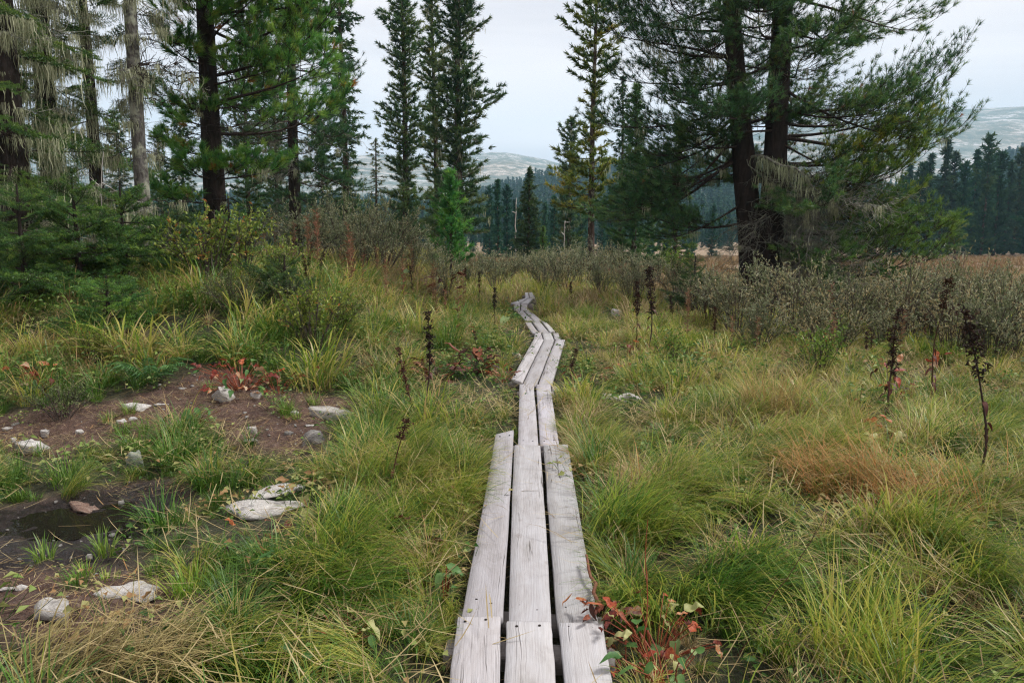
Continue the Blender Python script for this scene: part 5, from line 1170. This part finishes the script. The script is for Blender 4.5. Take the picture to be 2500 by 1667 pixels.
# pale half-buried log and the broken stem on the boards
g = gpt(1528, 982); rng = np.random.default_rng(3); mb = MB(); t = np.linspace(0, 1, 12)
P = np.stack([-.27 + .58 * t, .06 * np.sin(t * 4) + .02 * np.sin(t * 17), .015 + .035 * np.sin(t * 2.6) - .05 * t * t + .012 * np.sin(t * 13)], 1); tube(mb, P, (.046 - .020 * t + .009 * np.sin(t * 15)) * np.where((t == 0) | (t == 1), .35, 1), 9); tube(mb, np.stack([P[3], P[3] + [.06, -.07, .0], P[3] + [.16, -.13, -.03], P[3] + [.27, -.15, -.05]]), (.026, .022, .017, .006), 7)
tag(new('fallen_log', mb.mesh('log', M['birchy'], True), None, g), 'bleached fallen log half buried in grass right of the narrow boards', 'log')
g = on_z(1465, 1484, .13); e = on_z(1428, 1368, .13) + np.array([0, 0, .03]); root = new('broken_stem', None, None, g); mb = MB(); t = np.linspace(0, 1, 8)[:, None]
tube(mb, (e - g) * t + rng.normal(0, .004, (8, 3)), np.linspace(.010, .006, 8), 6, .9); new('stem', mb.mesh('stem', M['redstem']), root, color=(.5, .75, .9)); tag(root, 'broken brown stem with withered leaves fallen on the right plank edge', 'plant')
for k in range(26):
    p = np.array([rng.normal(.0, .065), rng.normal(-.05, .05), rng.uniform(-.01, .05)]) ; new('leaf', LF['maroon'][k % 7], root, p, (rng.normal(0, .6), rng.normal(0, .5), rng.uniform(0, 6.28)), rng.uniform(.04, .085), color=(1.6, 1.5, 1.3))

for k in range(22):
    px = rk_.uniform(1640, 2490); py = rk_.uniform(745, 905); h_ = rk_.uniform(55, 105) * (py - 560) / 250
    stalk(px, py, px + rk_.uniform(-9, 9), py - h_, 'slender brown seed stalk among the grey willows and grass at right', k, (1.2 + .25 * (k % 4), 1.1, 1), group='slender stalks at right', wide=.95)
# reddish fireweed in the dry strip left of the gap
def fw(rng):
    mb = MB(); C, D = [], []; tube(mb, np.stack([[0, 0, 0], [.01, 0, .5], [0, .01, 1.0]]), (.006, .004, .002), 4, .2)
    for k in range(70):
        s = rng.uniform(.25, 1); a = rng.uniform(0, 6.28); C.append([0, 0, s]); D.append([math.cos(a), math.sin(a), rng.uniform(.2, 1.4)])
    leaves(mb, rng, C, D, rng.uniform(.05, .11, 70), .014, rng.uniform(0, 1, 70)); return mb.mesh('fireweed', M['fireweed'])
FW = [fw(rk_) for _ in range(3)]
for k in range(26):
    px = rk_.uniform(640, 1130); Y = rk_.uniform(11.5, 16); b = base_at(px, Y)
    o = new('fireweed', FW[k % 3], None, b, (0, 0, rk_.uniform(0, 6)), rk_.uniform(.6, 1.15)); tag(o, 'dried reddish fireweed stem in the dry strip before the left willow thicket', 'plant', 'fireweed before the willow thicket')
for k in range(16):
    px = rk_.uniform(1600, 2480); Y = rk_.uniform(8.5, 14); b = base_at(px, Y)
    o = new('fireweed', FW[k % 3], None, b, (0, 0, rk_.uniform(0, 6)), rk_.uniform(.5, .9)); tag(o, 'faded pink fireweed stem in the right-hand grass before the willow scrub', 'plant', 'fireweed in the right grass')

# ------------------------------------------------------------------ grass
def tussock(rng, n, L, w, tilt=.5, bend=1.6, comb=0.0, rad=.07, tint=(.1, .8), S=5, mat_='grass', pw=1.3):
    mb = MB(); a0 = rng.uniform(0, 6.28, n) if comb == 0 else rng.normal(0, .55 / max(comb, .2), n)
    r = rad * rng.uniform(0, 1, n) ** .5; pa = rng.uniform(0, 6.28, n) if comb else a0 + rng.normal(0, .6, n)
    base = np.stack([np.cos(pa) * r, np.sin(pa) * r, np.zeros(n)], 1)
    ribbons(mb, rng, base, a0, np.abs(rng.normal(0, tilt, n)) * .6 + comb * .35, bend * rng.uniform(.35, 1.15, n), L * rng.uniform(.45, 1.1, n), w * rng.uniform(.6, 1.25, n), S, np.clip(rng.uniform(tint[0], tint[1], n), 0, 1), pw)
    return mb.mesh('tussock', M[mat_])
rg_ = np.random.default_rng(111)
G = {}
G['sedge'] = [tussock(rg_, 85, .46, .0062, .8, 2.1, tint=(.08, .92), pw=1.0) for _ in range(6)]
G['comb'] = [tussock(rg_, 110, .58, .0060, .35, 1.55, comb=1.0, rad=.10, tint=(.1, .7)) for _ in range(5)]
G['straw'] = [tussock(rg_, 70, .42, .0052, .9, 1.8, tint=(.1, .95), mat_='straw', pw=1.0) for _ in range(3)]
G['short'] = [tussock(rg_, 60, .15, .0050, .7, 1.0, rad=.05, tint=(.2, .9), S=3, mat_='green_grass') for _ in range(3)]
G['broad'] = [tussock(rg_, 40, .55, .0095, .5, 1.9, rad=.10, tint=(.1, .7), mat_='green_grass') for _ in range(3)]
G['deep'] = [tussock(rg_, 75, .36, .0060, .6, 1.6, tint=(.0, .5), mat_='green_grass') for _ in range(2)]
G['mid'] = [tussock(rg_, 60, .50, .012, .7, 1.7, rad=.18, tint=(.15, .85), S=4) for _ in range(4)]
G['midstraw'] = [tussock(rg_, 50, .50, .011, .6, 1.5, rad=.18, tint=(.1, .9), S=4, mat_='straw') for _ in range(2)]
G['far'] = [tussock(rg_, 44, .40, .04, .6, 1.0, rad=.4, tint=(.1, .9), S=2, mat_='meadow') for _ in range(3)]
order = ['sedge', 'comb', 'straw', 'short', 'broad', 'deep', 'mid', 'midstraw', 'far']; protos = []; span = {}
for g_ in order: span[g_] = (len(protos), len(G[g_])); protos += G[g_]
pts, yaw, scl, idx, tlt = [], [], [], [], []
def to_px(x, y, z):
    d = np.stack([x, y, z - HC], -1); f = d @ FWD; return CX + F * (d @ RIGHT) / f, CY - F * (d @ UP) / f
BOARD_PX = [q for _, _, pl in BOARDS for q in pl] + step_deck + [[(1255, 756), (1288, 756), (1288, 740), (1255, 740)]]
ROCK_PX = [[(p_[0] - p_[2] / 2, p_[1]), (p_[0] + p_[2] / 2, p_[1]), (p_[0] + p_[2] / 2, p_[1] - p_[3]), (p_[0] - p_[2] / 2, p_[1] - p_[3])] for p_ in ROCKS] + [[(1480, 990), (1580, 990), (1580, 950), (1480, 950)], [(1500, 1660), (1690, 1660), (1690, 1490), (1500, 1490)], [(510, 955), (700, 965), (700, 890), (510, 890)], [(1035, 935), (1190, 925), (1190, 850), (1035, 850)]]
def shades_boards(x, y, z, h, polys=None):
    r = np.zeros(np.shape(x), bool)
    for f in (.3, .65, 1.0):
        for dx in (-.12, .12):
            px, py = to_px(x + dx, y, z + h * f)
            for q in (polys or BOARD_PX): r |= in_poly(px, py, q)
    return r
def sow(n, y0, y1, mix, lo, hi, cond=None, wid=.72, pad=1.2, xr=None):
    y = np.sqrt(rg_.uniform(y0 ** 2, y1 ** 2, n)); x = rg_.uniform(-1, 1, n) * (wid * y + pad) if xr is None else rg_.uniform(xr[0], xr[1], n)
    z = height(x, y); keep = ~on_boards(x, y, .05)
    bare_ = bare_at(x, y) * (y < 12); keep &= rg_.uniform(size=n) > bare_ * 1.1
    cl = vnoise(x, y, 2.3, 5.5) + .5 * vnoise(x, y, 4.6, 1.5); keep &= (rg_.uniform(size=n) < .25 + .95 * sstep(-.55, .35, cl)) | (y > 28)
    if cond is not None: keep &= cond(x, y)
    x, y, z, cl = x[keep], y[keep], z[keep], cl[keep]; m = len(x)
    names = list(mix); pr = np.array([mix[k] for k in names]); ch = rg_.choice(len(names), m, p=pr / pr.sum())
    flow = 2.2 * vnoise(x, y, .45, 3.0) - .6
    for k in range(m):
        s0, ln = span[names[ch[k]]]; idx.append(s0 + rg_.integers(ln)); yaw.append(flow[k] + rg_.normal(0, .35) if names[ch[k]] == 'comb' else rg_.uniform(0, 6.28))
    sh = (shades_boards(x, y, z, .3 * hi) & (y > 1.8)) | shades_boards(x, y, z, .26 * hi, ROCK_PX)
    ns_ = np.where(on_boards(x, y, .28), .55, np.where(on_boards(x, y, .6), .78, 1.0)); ns_ = np.where((y > 7.5) & on_boards(x, y, 1.1), np.minimum(ns_, .55), ns_)
    pts.append(np.stack([x, y, z - .01], 1)); scl.append(rg_.uniform(lo, hi, m) * (.72 + .42 * sstep(-.5, .9, cl)) * np.where(sh, np.minimum(ns_, .32), ns_)); tlt.append(rg_.normal(0, .12, (m, 2)))
right = lambda x, y: x > .15
left_near = lambda x, y: (x <= .15) & (y < 6.5)
left_bank = lambda x, y: (x <= -.6) & (y >= 5.8)
sow(2300, 1.3, 7, {'sedge': 4, 'comb': 4.0, 'straw': 3.4, 'deep': 1.0}, .6, 1.0, right)
sow(1800, 1.3, 6.6, {'sedge': 2, 'comb': .7, 'deep': 2, 'short': 5, 'straw': .9}, .4, .8, left_near)
sow(3600, 6.5, 14, {'sedge': 5, 'comb': 1.5, 'straw': 2.0, 'mid': 2.5, 'deep': .5}, .6, .95, right)
sow(3600, 5.8, 15, {'sedge': 3.0, 'broad': 3.4, 'straw': 2.6, 'deep': 1.2, 'mid': 1.8}, .75, 1.35, left_bank)
sow(1500, 6, 14, {'sedge': 4, 'mid': 2, 'deep': 1}, .65, 1.1, lambda x, y: (x <= .15) & (x > -1.4) & (y > 6))
sow(6500, 13, 30, {'mid': 5, 'midstraw': 3.0}, .6, 1.1, lambda x, y: ~((x > 3.5) & (y > 17)), .74, 2)
sow(2600, 16, 32, {'midstraw': 3, 'far': 2}, .5, .95, lambda x, y: (x > 3.5), .74, 2)
sow(8000, 28, 112, {'far': 1}, .6, 1.3, None, .72, 2)
sow(560, 1.4, 5.6, {'sedge': 4, 'comb': 3.0, 'deep': 1.2, 'straw': 1.2}, .6, .95, lambda x, y: (x < .1) & (x > -.55 - .12 * y), xr=(-1.4, .1))
sow(1500, 2.6, 6.4, {'short': 5, 'deep': 2.0, 'sedge': 1}, .5, .95, lambda x, y: (x < -.4), xr=(-4.6, -.4))
sow(2600, 4.5, 17, {'short': 4, 'deep': 1.2}, .6, 1.1, lambda x, y: on_boards(x, y, 1.3) | (x < -.3) & (y < 9), xr=(-3.6, 2.2))
sow(1500, 1.6, 7.5, {'short': 4, 'deep': 1.0}, .6, 1.1, None)
# sedge closing in over both edges of the near boards
for q in QUADS[:9]:
    for a, b, sg in ((q[0], q[3], -1), (q[1], q[2], 1)):
        L = np.linalg.norm(b - a); m = int(L * 6)
        for k in range(m):
            p = a + (b - a) * rg_.uniform(); s = nrm(np.array([(b - a)[1], -(b - a)[0], 0])) * sg; p = p + s * rg_.uniform(.05, .16)
            if on_boards(np.array([p[0]]), np.array([p[1]]), .03)[0]: continue
            nm = rg_.choice(['sedge', 'straw', 'comb', 'deep'], p=[.5, .2, .2, .1]); s0, ln = span[nm]
            if p[1] > 5.5 and shades_boards(np.array([p[0]]), np.array([p[1]]), np.array([0.0]), .2)[0]: continue
            pts.append(np.array([[p[0], p[1], float(height(p[0], p[1])) - .01]])); idx.append(s0 + rg_.integers(ln)); yaw.append(rg_.uniform(0, 6.28)); scl.append(np.array([rg_.uniform(.3, .6)])); tlt.append(rg_.normal(0, .12, (1, 2)))
scatter('sedge_grass', protos, np.concatenate(pts), np.array(yaw), np.concatenate(scl), np.array(idx), 'dense arching yellow-green sedge and dry grass covering the bog', np.concatenate(tlt))

# short sprouts and straw on the bare soil
n = 900; x = rg_.uniform(-5.5, .2, n); y = rg_.uniform(2.2, 8.5, n); bb = bare_at(x, y) + 0.0; keep = (rg_.uniform(size=n) < np.where(bb > .5, .15, 0.0) * (1 + 2 * (vnoise(x, y, 1.8, 6) > .35))) & ~on_boards(x, y)
x, y = x[keep], y[keep]; m = len(x)
scatter('short_grass', G['short'], np.stack([x, y, height(x, y)], 1), rg_.uniform(0, 6.28, m), rg_.uniform(.5, 1.1, m), rg_.integers(0, 3, m), 'sparse short bright green grass sprouting from the bare soil')
def litter_piece(rng, n=26, r=.14):
    mb = MB(); a = rng.uniform(0, 6.28, n); base = np.stack([rng.normal(0, r, n), rng.normal(0, r, n), rng.uniform(.004, .02, n)], 1)
    ribbons(mb, rng, base, a, np.full(n, 1.45), rng.normal(0, .1, n), rng.uniform(.04, .16, n), .0032, 2, rng.uniform(0, 1, n)); return mb.mesh('straw litter', M['straw'])
n = 2600; x = rg_.uniform(-5.5, .3, n); y = rg_.uniform(2.0, 9.0, n); keep = (bare_at(x, y) > .3) & (rg_.uniform(size=n) < .55 - .5 * (soft(WET, x, y) > .3)); x, y = x[keep], y[keep]; m = len(x)
scatter('straw_litter', [litter_piece(rg_) for _ in range(4)], np.stack([x, y, height(x, y) + .006], 1), rg_.uniform(0, 6.28, m), rg_.uniform(.6, 1.2, m), rg_.integers(0, 4, m), 'fallen straw and dead needles strewn over the bare soil')
def thatch_piece(rng, n=34, r=.2):
    mb = MB(); a = rng.normal(rng.uniform(0, 6.28), .9, n); base = np.stack([rng.normal(0, r, n), rng.normal(0, r, n), rng.uniform(.02, .17, n)], 1)
    ribbons(mb, rng, base, a, rng.uniform(1.15, 1.65, n), rng.normal(0, .35, n), rng.uniform(.10, .34, n), .0044, 3, rng.uniform(0, .75, n)); return mb.mesh('thatch', M['straw'])
n = 1700; y = np.sqrt(rg_.uniform(1.6, 14 ** 2, n)); x = rg_.uniform(-1, 1, n) * (.72 * y + 1); keep = ~on_boards(x, y, .42) & (bare_at(x, y) < .2) & ~((y > 5) & shades_boards(x, y, 0 * x, .15)) & ~shades_boards(x, y, 0 * x, .12, ROCK_PX)
x, y = x[keep], y[keep]; m = len(x)
scatter('dead_thatch', [thatch_piece(rg_) for _ in range(6)], np.stack([x, y, height(x, y)], 1), rg_.uniform(0, 6.28, m), rg_.uniform(.6, 1.15, m), rg_.integers(0, 6, m), 'dead broken straw matted among the living sedge')
# pebbles
peb = [rock_mesh(rg_, 1, .8, .55, M['rock'], 8, 1) for _ in range(4)]
n = 2600; x = rg_.uniform(-5.5, .3, n); y = rg_.uniform(2.2, 9.0, n); keep = (bare_at(x, y) > .5) & (rg_.uniform(size=n) < .5 + .5 * vnoise(x, y, 1.3, 9)); x, y = x[keep], y[keep]; m = len(x)
scatter('pebble_gravel', peb, np.stack([x, y, height(x, y) + .003], 1), rg_.uniform(0, 6.28, m), np.exp(rg_.normal(-4.65, .5, m)), rg_.integers(0, 4, m), 'scattered small white pebbles in the brown soil')
# low herbs among the grass
def herb_piece(rng, n=22, r=.11, h=.14, l=.045, w=.03):
    mb = MB(); C = np.stack([rng.normal(0, r, n), rng.normal(0, r, n), rng.uniform(.02, h, n)], 1); a = rng.uniform(0, 6.28, n); D = np.stack([np.cos(a), np.sin(a), rng.uniform(-.2, .5, n)], 1)
    leaves(mb, rng, C, D, l * rng.uniform(.6, 1.3, n), w * rng.uniform(.7, 1.2, n), rng.uniform(0, .85, n) if rng.uniform() < .8 else rng.uniform(.7, 1, n), .2, .3)
    for c in C: tube(mb, np.stack([c * [.5, .5, 0], c * [.8, .8, .6], c]), (.0016, .0014, .001), 3, .2)
    return mb.mesh('herb', M['herb'])
HP = [herb_piece(rg_) for _ in range(4)] + [herb_piece(rg_, 30, .14, .3, .06, .026) for _ in range(3)]
n = 5200; y = np.sqrt(rg_.uniform(1.6, 15 ** 2, n)); x = rg_.uniform(-1, 1, n) * (.72 * y + 1); dens = np.where(x < .1, .42, .24) + .25 * vnoise(x, y, .8, 12); keep = (rg_.uniform(size=n) < dens) & ~on_boards(x, y, .26) & ~((y > 5) & shades_boards(x, y, 0 * x, .12)) & (rg_.uniform(size=n) > bare_at(x, y) * .93)
x, y = x[keep], y[keep]; m = len(x); pidx = np.where(y > 6.5, rg_.integers(0, 7, m), rg_.integers(0, 4, m)); near_b = on_boards(x, y, .22)
scatter('low_herbs', HP, np.stack([x, y, height(x, y)], 1), rg_.uniform(0, 6.28, m), np.where(near_b, .45, 1) * rg_.uniform(.6, 1.2, m), np.where(near_b, pidx % 4, pidx), 'low leafy herbs growing between the grasses')

# grass tussocks that stand out one by one
def big_tussock(px, py, n, L, w, mat_, lab, comb=0.0, yaw=0.0, col=(1, 1, 1), tint=(.1, .7), rad=.10, bend=1.5, seed=0):
    rng = np.random.default_rng(int(px + py)); me = tussock(rng, int(n * .6), L * .85, w * 1.35, .6, bend * 1.15, comb, rad, tint, 6, mat_); g = gpt(px, py)
    o = new('grass_tussock', me, None, g - np.array([0, 0, .01]), (0, 0, yaw), color=col); tag(o, lab, 'grass')
for a in [(430, 1140, 300, .55, .005, 'green_grass', 'arching dark green grass tussock at the foot of the soil bank', 0, 0, (.9, .95, .9), (.1, .75), .10, 1.9),
          (905, 1085, 460, .62, .0042, 'grass', 'big fine-leaved yellow-green tussock right of the flat oval rock', 0, 0, (1, 1, 1), (.15, .5), .14, 1.6),
          (170, 1180, 220, .36, .0042, 'green_grass', 'upright green tuft below the broad pale slab', 0, 0, (1, 1, 1), (.1, .8), .12, .9),
          (45, 1175, 200, .30, .0042, 'green_grass', 'green tuft at the left edge below the broad pale slab', 0, 0, (1, 1, 1), (.1, .8), .1, .9),
          (800, 1390, 520, .75, .0045, 'grass', 'large combed tussock of long pale blades right of the white rocks', .75, .35, (1.1, 1.12, 1), (.1, .6), .2, 1.1),
          (465, 1450, 260, .20, .0042, 'green_grass', 'short bright lime-green tuft on the edge of the mud', 0, 0, (1.35, 1.35, 1), (.4, 1), .10, .8),
          (210, 1405, 90, .13, .004, 'green_grass', 'small bright tuft in the mud behind the pale flat slab', 0, 0, (1.3, 1.3, 1), (.4, 1), .05, .8),
          (268, 1425, 70, .12, .004, 'green_grass', 'small bright tuft touching the far edge of the pale flat slab', 0, 0, (1.3, 1.3, 1), (.4, 1), .04, .8),
          (190, 1425, 80, .14, .004, 'green_grass', 'darker small tuft left of the bright one in the mud', 0, 0, (.9, 1, .9), (.2, .8), .05, .8),
          (760, 1500, 500, .72, .0045, 'grass', 'swept sheaf of glossy green sedge pointing at the left boards', 1.0, -.12, (.85, 1, .85), (.0, .5), .16, 1.3),
          (400, 1290, 200, .40, .005, 'green_grass', 'deep green tuft on the right shore of the puddle', 0, 0, (.8, .95, .9), (.0, .6), .1, 1.4),
          (1050, 1250, 420, .52, .0052, 'grass', 'sheaf of yellow-green sedge spilling onto the second boards from the left', .9, -.35, (1, 1, .95), (.15, .65), .15, 1.5),
          (1500, 1330, 620, .72, .0042, 'grass', 'great combed mound of green sedge right of the second boards', .9, .25, (.95, 1, .9), (.05, .5), .22, 1.4),
          (1470, 1150, 320, .48, .0042, 'green_grass', 'deep green tuft close to the right of the second boards', 0, 0, (.8, .95, .85), (.0, .55), .12, 1.0),
          (1760, 1480, 520, .72, .0045, 'grass', 'long green sedge sweeping right in the right foreground', .9, -.2, (.85, 1, .8), (.0, .5), .2, 1.5),
          (2120, 1640, 480, .72, .005, 'grass', 'tall pale sedge at the bottom right corner', .3, .6, (1.1, 1.08, 1), (.2, .7), .2, 1.1),
          (2080, 1215, 700, .75, .004, 'straw', 'rust-brown dead tussock in the middle of the right-hand sedge', .6, 2.6, (.85, .62, .42), (.2, 1), .34, 1.5),
          (2250, 1250, 700, .72, .004, 'straw', 'rust-brown dead tussock left of the lone tall black stalk', .6, 2.9, (.85, .62, .42), (.2, 1), .34, 1.5),
          (2030, 1120, 300, .40, .004, 'green_grass', 'light green upright tuft behind the rust-brown tussocks', 0, 0, (1.25, 1.25, 1), (.3, .9), .12, .8),
          (1880, 1020, 600, .75, .004, 'straw', 'tan dry tussock in the middle distance of the right grass', 0, 0, (1, .9, .75), (.2, .8), .2, 1.1),
          (1000, 830, 420, .62, .006, 'grass', 'rounded mound of light grass behind the black stalk, left of the bend', 0, 0, (1.1, 1.12, 1), (.15, .5), .3, 1.4),
          (1120, 800, 380, .6, .006, 'grass', 'rounded grass mound nearest the left of the boardwalk bend', 0, 0, (1.05, 1.05, 1), (.15, .5), .28, 1.4),
          (1195, 850, 420, .4, .005, 'grass', 'grass mound overhanging the slanting boards from the left', 0, 0, (1, 1, .95), (.15, .55), .25, 1.5),
          (1420, 790, 380, .6, .006, 'green_grass', 'fresh green tall tuft right of the boardwalk bend', 0, 0, (1.2, 1.2, 1), (.3, .9), .25, 1.2),
          (330, 1640, 420, .5, .0045, 'straw', 'greyish flattened dead tussock at the bottom edge left of centre', .8, .2, (.85, .88, .72), (.1, .8), .2, 1.6),
          (120, 1650, 360, .45, .0045, 'straw', 'greyish flattened dead tussock in the bottom left corner', .8, .5, (.8, .85, .68), (.1, .8), .2, 1.6),
          (560, 1610, 420, .5, .0045, 'grass', 'flattened green-and-straw tussock below the mud', .9, -.1, (.9, .92, .85), (.3, .9), .18, 1.6)]:
    big_tussock(*a)

# ------------------------------------------------------------------ air
HAZE = True
if HAZE:
    mb = MB(); x0, x1, y0, y1, z0, z1 = -4700, 4700, -60, 3300, -6, 460
    mb.add([(x0, y0, z0), (x1, y0, z0), (x1, y1, z0), (x0, y1, z0), (x0, y0, z1), (x1, y0, z1), (x1, y1, z1), (x0, y1, z1)], [[0, 3, 2, 1], [4, 5, 6, 7], [0, 1, 5, 4], [1, 2, 6, 5], [2, 3, 7, 6], [3, 0, 4, 7]])
    m, N, L, out = mat('valley haze'); v = N.new('ShaderNodeVolumePrincipled'); v.inputs['Color'].default_value = (0.46, 0.75, 1.0, 1); v.inputs['Density'].default_value = 0.00026
    L.new(v.outputs[0], out.inputs['Volume']); kind(new('haze', mb.mesh('haze', m)), 'stuff')['label'] = 'thin bluish haze filling the valley'
